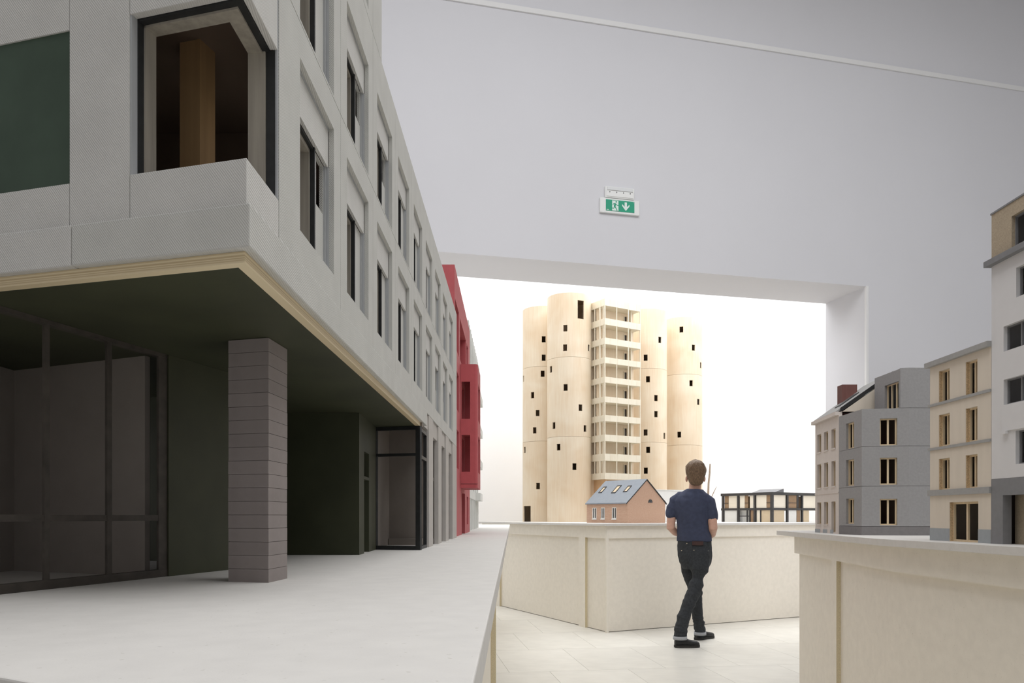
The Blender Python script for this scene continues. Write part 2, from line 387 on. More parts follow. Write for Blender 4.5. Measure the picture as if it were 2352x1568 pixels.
# --- right
t = thing('display_plinth', 'pale plinth at the right under the row of four town house models', 'plinth', (2.6, 3.4, 0))
R0, R1, R2 = (1.84, 5.30), (1.604, 3.33), (1.66, 1.2)
MB().prism([R0, R1, R2, (4.6, 1.2), (4.6, 5.6), (2.1, 5.36)], ZL - TH, ZL).build('top_slab', 'plinth_top', t, bevel=0.0015)
FR1 = Fr((1.650, 3.30), (R0[0] - R1[0], R0[1] - R1[1]), -1)
FR2 = Fr((1.650, 3.30), (R2[0] - R1[0], R2[1] - R1[1]), 1)
zf = -0.2385
l1, l2 = 1.715, 2.0
pe = FR1.p(l1, 0)[:2]; pn = FR2.p(l2, 0)[:2]
def off(fr, a, tt): return fr.p(a, 0, tt)[:2]
MB().prism([off(FR1, l1 - 0.05, 0.02), off(FR1, 0, 0.025), off(FR2, l2, 0.025), (4.5, 1.3), (4.5, 5.3), (2.1, 5.05)], GZ + 0.004, ZL - TH).build('body', 'plinth_board', t)
MB().box(FR1, 0.0, l1, zf, ZL - TH, 0.0, 0.03).build('frieze', 'plinth_board', t)
MB().box(FR2, 0.0, l2, zf, ZL - TH, 0.0, 0.03).build('frieze', 'plinth_board', t)
a1 = FR1.hit(1921); 
o = MB().box(FR1, a1, a1 + 0.085, GZ, zf, 0.0, 0.03).build('post', 'plinth_board', t)
MB().box(FR1, a1 - 0.001, a1 + 0.0005, GZ, zf, 0.0, 0.03).build('raw_edge', 'plinth_edge', o)

# ================================================================== grey corner building (left foreground)
C0 = (-0.2727, 0.7826)
FA = Fr(C0, (0.0062, 1.0), 1)           # street facade, runs away from the eye; inward is to the left
FF = Fr(C0, (-0.9636, 0.267), -1)       # front facade, runs to the left; inward is away
D0 = 0.7826
def S(D): return D - D0
lb = thing('building_model', 'large grey panelled corner building model with dark green arcade, nearest on the left', 'model building', (-0.45, 1.9, CZ + ZL))
bays = [0.976 + 0.270 * k for k in range(9)]; BW = 0.181
END = 3.52; TWR = 1.566
fl1 = (0.321, 0.633, 0.367, 0.588, 0.5286)      # panel bottom, panel top, sill, recess head, window head
fl2 = (0.6345, 0.933, 0.638, 0.845, 0.790)
fl3 = (0.9345, 1.42, 0.950, 1.150, 1.10)
def facade_floor(fl, k, top=None):
    D = bays[k]; z0, z1, sill, rh, wh = fl
    a0 = S(D) - 0.0445; a1 = S(D) + BW + 0.0445
    if k == 0: a0 = S(0.889)
    if k == 8: a1 = S(END)
    if fl is fl3 and k == 2: a1 = S(TWR)
    e = 0.0006
    o = MB().wall(FA, a0 + e, a1 - e, z0, z1, [(S(D), S(D) + BW, sill, rh)], 0.0, 0.0075).build('facade_panel', 'grey_board', lb)
    A = S(D); B = A + BW
    # recessed lintel panel, stepped reveal liners, frame, side panel
    MB().box(FA, A - 0.004, B + 0.004, wh, rh + 0.006, 0.0085, 0.0135).build('lintel_panel', 'grey_textured', o)
    MB().box(FA, A - 0.004, B + 0.004, rh - 0.004, rh + 0.003, 0.0077, 0.0084).build('head_strip', 'grey_reveal', o)
    mr = MB(); mr.box(FA, B - 0.0035, B + 0.006, sill, wh, 0.0077, 0.011); mr.box(FA, B - 0.007, B + 0.006, sill, wh, 0.0112, 0.0145)
    mr.build('reveal_strip', 'grey_reveal', o)
    fr_ = MB(); m = A + 0.66 * BW
    fr_.box(FA, m - 0.005, m, sill, wh, 0.012, 0.0185)
    fr_.box(FA, A, m - 0.005, wh - 0.004, wh, 0.014, 0.0185)
    fr_.build('window_frame', 'frame_black', o)
    fi = MB(); fi.box(FA, m - 0.010, m, sill, wh - 0.001, 0.0187, 0.042); fi.box(FA, A, m - 0.010, wh - 0.010, wh - 0.001, 0.0187, 0.042)
    fi.build('inner_frame', 'frame_wood_grey', o)
    slit = (fl is fl1 and k in (1, 6)) or (fl is fl2 and k in (1, 2)) or (fl is fl1 and k == 0) 
    slit = (fl is fl1 and k in (0, 6, 7)) or (fl is fl2 and k in (1, 2))
    ops = [(A + 0.735 * BW, A + 0.945 * BW, sill + 0.088, wh - 0.002)] if slit else []
    MB().wall(FA, m + 0.0005, B - 0.003, sill, wh, ops, 0.0146, 0.020).build('side_panel', 'grey_board', o)
    MB().box(FA, A - 0.003, B + 0.003, sill - 0.02, sill, 0.0077, 0.05).build('inner_sill', 'grey_reveal', o)
for k in range(9):
    facade_floor(fl1, k); facade_floor(fl2, k)
for k in range(2): facade_floor(fl3, k)
MB().box(FA, S(bays[2]) - 0.0439, S(TWR), fl3[0], fl3[1], 0.0, 0.0075).build('facade_panel', 'grey_board', lb)
# pier beside the corner window on every floor
for z0, z1 in ((0.321, 0.633), (0.6345, 0.933)): pass
# --- corner parapet, lintel, white front panels
zs, zh = 0.3685, 0.541
def band(name, z0, z1, sa, sf, t0, t1, material, bev=0.0):
    """one board folded round the corner: sa along the street, sf along the front"""
    def corner(tt):
        # intersection of the two facade planes moved inward by tt
        p, d, q, e = FA.p(0, 0, tt), FA.d, FF.p(0, 0, tt), FF.d
        den = d[0] * e[1] - d[1] * e[0]; s_ = ((q[0] - p[0]) * e[1] - (q[1] - p[1]) * e[0]) / den
        return (p[0] + d[0] * s_, p[1] + d[1] * s_)
    poly = [FA.p(sa, 0, t0)[:2], corner(t0), FF.p(sf, 0, t0)[:2], FF.p(sf, 0, t1)[:2], corner(t1), FA.p(sa, 0, t1)[:2]]
    return MB().prism(poly, z0, z1).build(name, material, lb, bevel=bev)
band('corner_parapet', 0.321, zs, S(0.8885), 0.1445, 0.0, 0.012, 'grey_textured', 0.0008)
band('corner_lintel', zh, 0.62, S(0.884), 0.1445, 0.0, 0.009, 'grey_textured', 0.0006)
band('corner_lintel', 0.621, 0.633, S(0.8885), 0.1445, -0.002, 0.012, 'grey_board')
band('corner_parapet', 0.6345, 0.70, S(0.8885), 0.1445, 0.0, 0.012, 'grey_textured', 0.0008)
band('corner_parapet', 0.86, 1.42, S(0.8885), 0.1445, 0.0, 0.012, 'grey_textured', 0.0008)
MB().box(FF, 0.145, 0.2245, 0.321, 1.42, 0.0, 0.02).build('front_panel', 'grey_textured', lb)
MB().box(FF, 0.2253, 0.62, 0.321, zs - 0.0003, 0.0, 0.02).build('front_panel', 'grey_textured', lb)
MB().box(FF, 0.2253, 0.62, 0.538, 0.70, 0.0, 0.02).build('front_panel', 'grey_textured', lb)
MB().box(FF, 0.2253, 0.62, 0.862, 1.42, 0.0, 0.02).build('front_panel', 'grey_textured', lb)
tag(MB().box(FF, 0.2253, 0.62, zs, 0.538, 0.002, 0.012).build('infill_panel', 'green_panel', lb), 'dark green infill panel')
MB().box(FF, 0.2253, 0.62, 0.70, 0.862, 0.002, 0.012).build('infill_panel', 'green_panel', lb)
# --- corner window: black line, then a deep weathered timber frame on both sides of the open corner
def rail(name, z0, z1, t0, t1, material, sa, sf): band(name, z0, z1, sa, sf, t0, t1, material)
rail('window_head', zh - 0.002, zh + 0.012, 0.0095, 0.0172, 'frame_black', S(0.8885), 0.1445)
rail('window_head', zh - 0.0045, zh + 0.012, 0.0174, 0.034, 'frame_wood_grey', S(0.8885), 0.1445)
MB().box(FF, 0.1415, 0.1448, zs - 0.02, zh, 0.0095, 0.0172).build('window_jamb', 'frame_black', lb)
MB().box(FF, 0.1395, 0.1448, zs - 0.02, zh, 0.0174, 0.034).build('window_jamb', 'frame_wood_grey', lb)
MB().box(FF, 0.1428, 0.1449, zs, zh, 0.001, 0.0093).build('window_jamb', 'grey_reveal', lb)
MB().box(FA, S(0.8850), S(0.8885), zs - 0.02, zh, 0.0035, 0.0138).build('window_jamb', 'frame_black', lb)
MB().box(FA, S(0.8830), S(0.8885), zs - 0.02, zh, 0.0140, 0.034).build('window_jamb', 'frame_wood_grey', lb)
MB().box(FA, S(0.8860), S(0.8887), zs, 0.62, 0.0005, 0.0033).build('window_jamb', 'grey_reveal', lb)
MB().box(FF, 0.166, 0.196, 0.336, 0.605, 0.142, 0.172).build('timber_post', 'timber_post', lb)
# --- fascia below the first joint, folded round the corner, with the plywood edge and the green soffit under it
band('fascia', 0.2745, 0.3195, S(2.31), 0.2165, -0.006, 0.012, 'grey_board', 0.0016)
MB().box(FF, 0.2172, 0.62, 0.2745, 0.3195, -0.006, 0.012).build('fascia', 'grey_textured', lb, bevel=0.0012)
band('plywood_edge', 0.2625, 0.2743, S(2.235), 0.62, 0.0035, 0.016, 'ply_edge')
SO = [FA.p(S(2.30), 0, 0.0162)[:2], FA.p(0.0145, 0, 0.0162)[:2], FF.p(0.62, 0, 0.0162)[:2], (-1.05, 1.02), (-1.05, 2.34)]
MB().prism(SO, 0.2627, 0.2725).build('soffit', 'green_paint', lb)
# floors and back of the upper storeys
IN = [FA.p(S(END) - 0.004, 0, 0.014)[:2], FA.p(0.03, 0, 0.014)[:2], FF.p(0.60, 0, 0.022)[:2], (-0.98, 1.25), (-0.80, END)]
IT = [FA.p(S(TWR) - 0.004, 0, 0.014)[:2], FA.p(0.03, 0, 0.014)[:2], FF.p(0.60, 0, 0.022)[:2], (-0.98, 1.25), (-0.80, TWR)]
MB().prism(IN, 0.3205, 0.335).build('floor_slab', 'interior_brown', lb)
MB().prism(IN, 0.604, 0.6345).build('floor_slab', 'interior_brown', lb)
MB().prism(IN, 0.905, 0.928).build('roof_slab', 'grey_board', lb)
MB().prism(IT, 1.40, 1.42).build('roof_slab', 'grey_board', lb)
FB = Fr((-0.62, 0.95), (0.0, 1.0), 1)
MB().box(FB, 0.0, END - 0.95, 0.336, 0.603, 0.0, 0.01).build('partition', 'interior_brown', lb)
MB().box(FB, 0.0, END - 0.95, 0.636, 0.904, 0.0, 0.01).build('partition', 'interior_brown', lb)
MB().box(FB, 0.0, TWR - 0.95, 0.93, 1.399, 0.0, 0.01).build('partition', 'interior_brown', lb)
for k in range(1, 9):
    q = S(bays[k]) - 0.045
    MB().box(FA, q - 0.004, q + 0.004, 0.336, 0.603, 0.06, 0.34).build('partition', 'interior_brown', lb)
    MB().box(FA, q - 0.004, q + 0.004, 0.636, 0.904, 0.06, 0.34).build('partition', 'interior_brown', lb)
MB().box(FA, S(END) - 0.008, S(END), 0.3205, 0.933, 0.008, 0.5).build('end_wall', 'grey_board', lb)
MB().box(FA, S(TWR) - 0.008, S(TWR), 0.9345, 1.42, 0.008, 0.5).build('end_wall', 'grey_board', lb)
# --- arcade: banded column
colm = MB(); cp = [(-0.357, 1.117), (-0.3525, 1.195), (-0.418, 1.213), (-0.4225, 1.135)]
nc = 18; hh = (0.2625 - ZL) / nc
pr = MB().prism(cp, ZL, ZL + hh - 0.0006).build('column_course', 'taupe_block', lb)
for i in range(1, nc):
    copy_piece(pr, 'column_course', (random.uniform(-.0003, .0003), random.uniform(-.0003, .0003), hh * i), lb)
cin = [(x * 0.985 - 0.0058, y * 0.997 + 0.0035) for x, y in cp]
MB().prism([(-0.359, 1.119), (-0.3545, 1.193), (-0.416, 1.211), (-0.4205, 1.137)], ZL, 0.2626).build('column_core', 'taupe', lb)
# --- arcade: glazed screen in dark frames, green walls
FW = Fr((-0.637, 0.948), (0.119, 0.443), 1)
zt = 0.2625
MB().box(FW, -0.40, 0.30, ZL, ZL + 0.012, 0.0, 0.012).build('screen_rail', 'frame_bronze', lb)
MB().box(FW, -0.40, 0.30, zt - 0.006, zt, 0.0, 0.012).build('screen_rail', 'frame_bronze', lb)
MB().box(FW, -0.40, 0.285, -0.0065, 0.0025, 0.001, 0.005).build('screen_rail', 'frame_bronze', lb)
for pl, pr_ in ((103, 115), (247, 258), (365, 385)):
    MB().box(FW, FW.hit(pl), FW.hit(pr_), ZL, zt - 0.006, 0.0005, 0.0045).build('screen_mullion', 'frame_bronze', lb)
sw = FW.hit(385)
MB().box(FW, sw, 0.62, ZL, zt, -0.002, 0.012).build('arcade_wall', 'green_paint', lb)
MB().prism([FW.p(0.62, 0, 0)[:2], FW.p(0.632, 0, 0)[:2], (-1.0, 1.78), (-1.0, 1.76)], ZL, zt).build('arcade_wall', 'green_paint', lb)
# room behind the screen
rA = [(-0.896, 1.371), (-0.60, 1.245), (-0.596, 1.254), (-0.896, 1.383)]
MB().prism(rA, ZL, 0.314).build('room_wall', 'taupe', lb)
MB().prism([(-0.896, 0.80), (-0.896, 1.383), (-0.906, 1.383), (-0.906, 0.80)], ZL, 0.314).build('room_wall', 'taupe', lb)
MB().prism([(-0.91, 0.80), (-0.72, 0.8), FW.p(0.30, 0, 0.014)[:2], (-0.91, 1.40)], 0.314, 0.3195).build('room_ceiling', 'taupe', lb)
# deep green block and its side with the recessed door
MB().prism([(-0.387, 1.93), (-0.3895, 1.998), (-0.95, 1.998), (-0.95, 1.93)], ZL, zt).build('arcade_wall', 'green_paint', lb)
FD = Fr((-0.3895, 1.998), (-0.0105, 0.245), 1)
MB().wall(FD, 0.0, 0.245, ZL, zt, [(0.012, 0.10, ZL - 0.1, 0.099), (0.012, 0.10, 0.107, 0.172)], 0.0, 0.022).build('arcade_wall', 'green_paint', lb)
MB().box(FD, 0.005, 0.11, ZL, 0.18, 0.0225, 0.028).build('door', 'frame_black', lb)
# --- glazed box at the end of the arcade
FG = Fr((-0.2655, 2.2), (-0.9636, 0.267), -1)
gl = 0.152
gz = 0.262
for a0, a1, z0, z1 in ((0, 0.014, ZL, gz), (gl - 0.014, gl, ZL, gz), (0.014, gl - 0.014, gz - 0.010, gz), (0.014, gl - 0.014, ZL, ZL + 0.012), (0.014, gl - 0.014, 0.176, 0.184)):
    MB().box(FG, a0, a1, z0, z1, 0.0, 0.012).build('box_frame', 'frame_black', lb)
s0 = S(2.213)
for a0, a1, z0, z1 in ((s0, s0 + 0.02, ZL, gz), (s0 + 0.165, s0 + 0.18, ZL, gz), (s0 + 0.02, s0 + 0.165, gz - 0.01, gz), (s0 + 0.02, s0 + 0.165, ZL, ZL + 0.01), (s0 + 0.02, s0 + 0.165, 0.172, 0.182)):
    MB().box(FA, a0, a1, z0, z1, 0.004, 0.014).build('box_frame', 'frame_black', lb)
MB().prism([(-0.30, 2.62), (-0.43, 2.62), (-0.43, 2.63), (-0.30, 2.63)], ZL, 0.30).build('room_wall', 'taupe', lb)
MB().prism([(-0.43, 2.26), (-0.422, 2.26), (-0.422, 2.63), (-0.43, 2.63)], ZL, 0.30).build('room_wall', 'taupe', lb)
MB().prism([(-0.42, 2.59), (-0.305, 2.59), (-0.305, 2.615), (-0.42, 2.615)], ZL, ZL + 0.022).build('step', 'taupe', lb)
MB().box(FG, 0.002, gl + 0.02, 0.2625, 0.3205, 0.02, 0.03).build('bulkhead', 'taupe', lb)
# --- street level piers, lintels and tall slots
piers = [(2.41, 2.53), (2.70, 2.82), (2.985, 3.115), (3.30, END)]
for i, (a, b) in enumerate(piers):
    MB().box(FA, S(a), S(b), ZL, 0.3195, 0.0, 0.015).build('pier', 'ground_pier', lb)
    if i < 3:
        n = piers[i + 1][0]
        o = MB().box(FA, S(b) + 0.0005, S(n) - 0.0005, 0.268, 0.3195, 0.005, 0.02).build('street_lintel', 'ground_pier', lb)
        f_ = MB(); f_.box(FA, S(b) - 0.01, S(n) + 0.01, ZL, ZL + 0.02, 0.0155, 0.026); f_.box(FA, S(b) - 0.01, S(n) + 0.01, 0.125, 0.137, 0.0155, 0.026); f_.box(FA, S(n) - 0.006, S(n) + 0.01, ZL + 0.02, 0.125, 0.0155, 0.026); f_.box(FA, S(n) - 0.006, S(n) + 0.01, 0.137, 0.268, 0.0155, 0.026)
        f_.build('slot_frame', 'frame_bronze', o)
MB().box(FA, S(2.31), S(2.41), 0.2745, 0.3195, 0.004, 0.04).build('street_lintel', 'ground_pier', lb)
MB().box(FA, S(2.66), S(END), ZL, 0.3195, 0.2, 0.21).build('room_wall', 'interior_brown', lb)
MB().box(FA, S(END) - 0.012, S(END), ZL, 0.3195, 0.016, 0.21).build('end_wall', 'grey_board', lb)

# ================================================================== red building
rb = thing('building_model', 'crimson red building model with a boxy bay window on the left plinth', 'model building', (-0.4, 4.2, CZ + ZL))
RX = -0.27; FRd = Fr((RX, 3.58), (0.0, 1.0), 1); RT = 1.184; RE = 4.87 - 3.58
def s3(D): return D - 3.58
ops = [(0.03, s3(3.87), 0.81, 1.035), (0.03, s3(3.87), 0.526, 0.712), (0.03, s3(3.87), 0.239, 0.427),
       (s3(3.95), s3(4.46), 0.815, 1.03), (s3(4.52), s3(4.66), 0.815, 1.03),
       (s3(4.05), s3(4.28), 0.526, 0.712), (s3(4.05), s3(4.28), 0.239, 0.427), (s3(4.5), s3(4.7), 0.526, 0.712), (s3(4.5), s3(4.7), 0.239, 0.427),
       (s3(4.10), s3(4.37), ZL - 1, 0.13), (s3(4.56), s3(4.70), ZL + 0.05, 0.12), (0.0, 0.08, ZL - 1, 0.13)]
MB().wall(FRd, 0.0, RE, ZL, RT, ops, 0.0, 0.035).build('street_wall', 'red_paint', rb)
MB().prism([(RX - 0.035, 3.58), (RX - 0.035, 3.60), (-0.9, 3.60), (-0.9, 3.58)], ZL, RT).build('side_wall', 'red_paint', rb)
MB().prism([(RX - 0.035, 4.85), (RX - 0.035, 4.87), (-0.9, 4.87), (-0.9, 4.85)], ZL, RT).build('side_wall', 'red_paint', rb)
MB().prism([(-0.55, 3.6), (-0.55, 4.85), (-0.56, 4.85), (-0.56, 3.6)], ZL, RT - 0.02).build('inner_wall', 'red_paint', rb)
for z in (0.14, 0.44, 0.735, 1.05): MB().prism([(RX - 0.036, 3.6), (RX - 0.036, 4.85), (-0.55, 4.85), (-0.55, 3.6)], z, z + 0.05).build('floor_slab', 'red_paint', rb)
ox0, ox1, oy0, oy1 = RX + 0.001, -0.18, 4.0, 4.33
FO1 = Fr((ox0, oy0), (1, 0), 1)
fop = [(0.004, 0.049, 0.513, 0.7086), (0.004, 0.049, 0.2354, 0.4286)]
ow = MB().wall(FO1, 0.0, ox1 - ox0 - 0.014, 0.151, 0.80, fop, 0.0, 0.012)
o = ow.build('bay_window', 'red_paint', rb)
r_ = 0.014; cc = (ox1 - r_, oy0 + r_); arc = [(cc[0] + math.sin(k * math.pi / 12) * r_, cc[1] - math.cos(k * math.pi / 12) * r_) for k in range(7)]
MB().prism(arc + [(ox1 - 0.012, oy0 + r_), (ox1 - r_, oy0 + 0.012)], 0.151, 0.80).build('rounded_corner', 'red_paint', o)
FO2 = Fr((ox1, oy0 + r_), (0, 1), 1)
MB().wall(FO2, 0.0, oy1 - oy0 - r_, 0.151, 0.80, [(0.05, 0.26, 0.513, 0.7086), (0.05, 0.26, 0.2354, 0.4286)], 0.0, 0.012).build('bay_front', 'red_paint', o)
MB().prism([(ox0, oy1 - 0.012), (ox1 - 0.012, oy1 - 0.012), (ox1 - 0.012, oy1), (ox0, oy1)], 0.151, 0.80).build('bay_side', 'red_paint', o)
for z in (0.153, 0.45, 0.785): MB().prism([(ox0, oy0 + 0.0125), (ox1 - 0.0125, oy0 + 0.0125), (ox1 - 0.0125, oy1 - 0.0125), (ox0, oy1 - 0.0125)], z, z + 0.014).build('bay_floor', 'red_paint', o)
for z0, z1 in ((0.1505, 0.1525),): MB().box(FO1, 0.0, ox1 - ox0, z0 + 0.02, z1 + 0.02, -0.0008, 0.001).build('groove_shade_strip', 'dark_line', o)  # raised dark strip, its colour stands in for the shade of a groove
MB().prism([(RX - 0.03, 3.59), (RX - 0.03, 4.86), (-0.9, 4.86), (-0.9, 3.59)], RT - 0.02, RT - 0.004).build('roof', 'red_paint', rb)

# ================================================================== white building beyond it
wb = thing('building_model', 'slim white building model with stacked balconies behind the red one', 'model building', (-0.4, 5.8, CZ + ZL))
WX = -0.29; FWb = Fr((WX, 4.9), (0, 1), 1); WT = 1.268
ops = []
for f in range(4):
    z0 = 0.19 + f * 0.27
    for k in range(5): ops.append((0.12 + k * 0.32, 0.12 + k * 0.32 + 0.2, z0, z0 + 0.18))
MB().wall(FWb, 0, 1.7, 0.13, WT, ops, 0, 0.03).build('street_wall', 'white_model', wb)
for k in range(9): MB().box(FWb, 0.02 + k * 0.205, 0.07 + k * 0.205, ZL, 0.13, 0, 0.03).build('pier', 'white_model', wb)
for f in range(4):
    z = 0.13 + f * 0.27
    MB().box(FWb, 1.2, 1.68, z, z + 0.06, -0.037, -0.0005).build('balcony', 'white_model', wb)
for k in range(14): MB().box(FWb, 0.02 + k * 0.122, 0.05 + k * 0.122, 0.93, WT, -0.012, -0.0005).build('fin', 'white_model', wb)
MB().prism([(WX - 0.031, 4.9), (WX - 0.031, 6.6), (-0.9, 6.6), (-0.9, 4.9)], 0.10, 0.13).build('floor_slab', 'white_model', wb)
MB().prism([(WX - 0.2, 4.9), (WX - 0.2, 6.6), (-0.5, 6.6), (-0.5, 4.9)], ZL, WT - 0.02).build('core', 'white_model', wb)
MB().prism([(WX - 0.031, 4.9), (WX - 0.031, 6.6), (-0.9, 6.6), (-0.9, 4.9)], WT - 0.02, WT).build('roof', 'white_model', wb)

# ================================================================== silo tower
st = thing('building_model', 'tall pale plywood silo tower model with a glazed balcony stack', 'model building', (1.6, 11.0, CZ + ZM))
SR = 0.306; ZTOP = 3.03
silos = [((0.797, 10.6), [(1298.4, 753.3), (1297.8, 798.2), (1352.7, 798.8), (1264.9, 848), (1299, 889.4), (1333.5, 935.9), (1272, 977), (1344, 983.7), (1282.7, 1026.5), (1319.6, 1071.2)]),
         ((0.463, 11.25), [(1248.8, 778.8), (1248.8, 821), (1246.3, 858), (1222.9, 907.3), (1234.7, 948), (1227.8, 988), (1204.9, 1033), (1235.7, 1115.7), (1202.2, 869.6)]),
         ((2.006, 11.4), [(1515.9, 780.4), (1482.9, 821), (1488.4, 870.6), (1507, 913.9), (1507, 950.8), (1482.7, 992.9), (1526.5, 1000.8), (1488.8, 1032.7), (1483.3, 1080.4)]),
         ((2.648, 11.85), [(1565, 756.3), (1593, 798.2), (1609.8, 838.6), (1587.6, 879.8), (1604.4, 922.7), (1560, 997.8)])]
for i, (c, wins) in enumerate(silos):
    cy = Cyl(c, SR)
    ops = []
    for px, py in wins:
        a, D = cy.hit(px); z = (HY - py) / F * D; ops.append((a - 0.09, a + 0.09, z - 0.0445, z + 0.0445))
    if i == 0:
        a, D = cy.hit(1334); a0 = cy.hit(1326.9)[0]; a1 = cy.hit(1341.2)[0]
        ops.append((a0, a1, (HY - 731.8) / F * D, (HY - 689.6) / F * D))
    if i == 1:
        a0, D = cy.hit(1202.5); a1 = cy.hit(1218.8)[0]; ops.append((a0, a1, ZM, ZM + 0.23))
    lv = [ZM, 1.085, 2.16, ZTOP]
    for k in range(3):
        o = MB().wall(cy, -math.pi, math.pi, lv[k] + (0.0015 if k else 0), lv[k + 1] - (0.0015 if k < 2 else 0), [q for q in ops if q[3] > lv[k] and q[2] < lv[k + 1]], 0.0, 0.014, 0.0655).build('silo_ring', 'birch', st)
    MB().prism([cy.p(k * math.pi / 24, 0, 0.016)[:2] for k in range(48)], ZTOP - 0.03, ZTOP - 0.015).build('silo_lid', 'birch', st)
    for z in (1.07, 2.14): MB().prism([cy.p(k * math.pi / 24, 0, 0.016)[:2] for k in range(48)], z, z + 0.03).build('silo_floor', 'birch_warm', st)
E1 = (0.855, 0.52); E2 = (-0.52, 0.855); TC = (1.2536, 10.3)
TR = Fr(TC, E1, 1); TL = Fr(TC, E2, -1)
LR, LL = 0.637, 0.42
k_ = 10.3 / F
bb = [700.6, 744.5, 789.0, 832.9, 877.8, 922.7, 966.3, 1012.2, 1057.0, 1099.8]; bt = [684.5, 729.8, 774.7, 819.6, 864.5, 909.8, 952.4, 997.3, 1041.2, 1085.5]
def tp(a, b): return (TC[0] + TR.d[0] * a + TR.n[0] * b, TC[1] + TR.d[1] * a + TR.n[1] * b)
for i in range(10):
    z0 = (HY - bb[i]) * k_; z1 = (HY - bt[i]) * k_
    sl = MB().prism([tp(0.012, 0.012), tp(LR - 0.004, 0.012), tp(LR - 0.004, 0.46), tp(0.012, 0.46)], z0, z0 + 0.016).build('balcony_floor', 'birch_pale', st)
    cuts = [0.0, 0.09, 0.225, 0.42, 0.56, LR]
    for q in range(5):
        MB().box(TR, cuts[q] + (0.0012 if q else 0), cuts[q + 1] - 0.0004, z0 - 0.001, z1, 0.0, 0.011).build('parapet_board', 'birch_pale', sl)
    for q, (a, b) in enumerate(((0.0115, 0.09), (0.0915, 0.27), (0.2715, LL))):
        MB().box(TL, a, b, z0 - 0.001, z1, 0.0, 0.011).build('parapet_board', 'birch_pale', sl)
    if i == 9: continue
    zt_ = z0; zb_ = (HY - bt[i + 1]) * k_
    for a in (0.0, 0.205, 0.41, LR - 0.014):
        MB().box(TR, a, a + (0.014 if a in (0.0,) else 0.011), zb_, zt_, 0.002, 0.012).build('post', 'birch_pale', sl)
    for a in (0.035, 0.10, 0.22, 0.33):
        MB().box(TL, a, a + (0.03 if a == 0.10 else 0.012), zb_, zt_, 0.002, 0.010).build('post', 'birch_pale', sl)
    # flat behind: rear wall with a door, side partition
    zf_ = (HY - bb[i + 1]) * k_ + 0.016
    MB().wall(TR, 0.02, 0.585, zf_, zt_ - 0.0005, [(0.505, 0.555, zf_ - 1, zf_ + 0.205)], 0.20, 0.21).build('rear_wall', 'birch', sl)
    MB().box(TR, 0.505, 0.555, zf_, zf_ + 0.205, 0.211, 0.218).build('door', 'dark_door', sl)
    MB().box(TR, 0.488, 0.503, zf_, zf_ + 0.21, 0.190, 0.1995).build('door_jamb', 'birch_pale', sl)
    MB().box(TR, 0.50, 0.512, zf_, zt_ - 0.0005, 0.05, 0.085).build('partition', 'birch_pale', sl)
    MB().box(TR, 0.586, LR - 0.005, zf_, zt_ - 0.0005, 0.15, 0.21).build('rear_wall', 'birch', sl)
MB().box(TR, 0.10, LR - 0.02, ZM, (HY - 1099.8) * k_ - 0.001, 0.20, 0.22).build('base_wall', 'birch_warm', st)
MB().box(TL, 0.05, LL, ZM, (HY - 1099.8) * k_ - 0.001, 0.06, 0.08).build('base_wall', 'birch_warm', st)
MB().prism([tp(0.012, 0.012), tp(LR, 0.012), tp(LR, 0.46), tp(0.012, 0.46)], (HY - 684.5) * k_ - 0.03, (HY - 684.5) * k_ - 0.012).build('roof', 'birch_pale', st)
MB().prism([tp(-0.02, 0.32), tp(LR, 0.32), tp(LR, 0.75), tp(-0.02, 0.75)], ZM, (HY - 700) * k_).build('core', 'birch', st)

# ================================================================== low white hall behind the house
wh = thing('building_model', 'plain low white hall model beside the brick house, behind the man', 'model building', (2.3, 10.0, CZ + ZM))
FH = Fr((1.78, 9.72), E1, 1)
MB().box(FH, 0.0, 0.80, ZM, 0.335, 0.0, 0.012).build('front_wall', 'white_model', wh)
MB().box(FH, 0.0, 0.80, 0.336, 0.348, -0.006, 0.40).build('roof', 'white_model', wh)
MB().box(FH, 0.0, 0.012, ZM, 0.335, 0.0125, 0.39).build('side_wall', 'white_model', wh)
MB().box(FH, 0.788, 0.80, ZM, 0.335, 0.0125, 0.39).build('side_wall', 'white_model', wh)

# ================================================================== brick house
hs = thing('building_model', 'small orange brick house model with a grey pitched roof, in front of the silos', 'model building', (1.45, 9.2, CZ + ZM))
HC = (1.325, 8.75); FHL = Fr(HC, (-0.595, 0.804), -1); FHR = Fr(HC, (0.804, 0.595), 1)
HL, HW = 0.69, 0.635; ze, zr = 0.165, 0.431
wops = [FHL.op(l, r, 1165, 1190.8) for l, r in ((1361, 1370), (1380.4, 1389), (1406, 1415.5))]
zw0, zw1 = wops[2][2], wops[2][3]
wops = [(o[0], o[1], zw0, zw1) for o in wops]
MB().wall(FHL, 0, HL, ZM, ze, wops, 0.0, 0.012).build('long_wall', 'brick_house', hs)
for o in wops:
    f_ = MB(); b = 0.007
    for (x0, x1, y0, y1) in ((o[0], o[0] + b, o[2], o[3]), (o[1] - b, o[1], o[2], o[3]), (o[0] + b, o[1] - b, o[2], o[2] + b), (o[0] + b, o[1] - b, o[3] - b, o[3]), ((o[0] + o[1]) / 2 - 0.004, (o[0] + o[1]) / 2 + 0.004, o[2] + b, o[3] - b)):
        f_.box(FHL, x0, x1, y0, y1, -0.002, 0.009)
    wo = f_.build('window', 'white_model', hs)
    MB().box(FHL, o[0] - 0.004, o[1] + 0.004, o[2] - 0.012, o[2], -0.008, 0.004).build('sill', 'white_model', wo)
def gable(fr, t0, t1):
    pts = [(0.0125, ZM), (HW - 0.0125, ZM), (HW - 0.0125, ze + 0.006), (HW / 2, zr - 0.004), (0.0125, ze + 0.006)]
    return MB().hexa([fr.p(a, z, t0) for a, z in pts], [fr.p(a, z, t1) for a, z in pts])
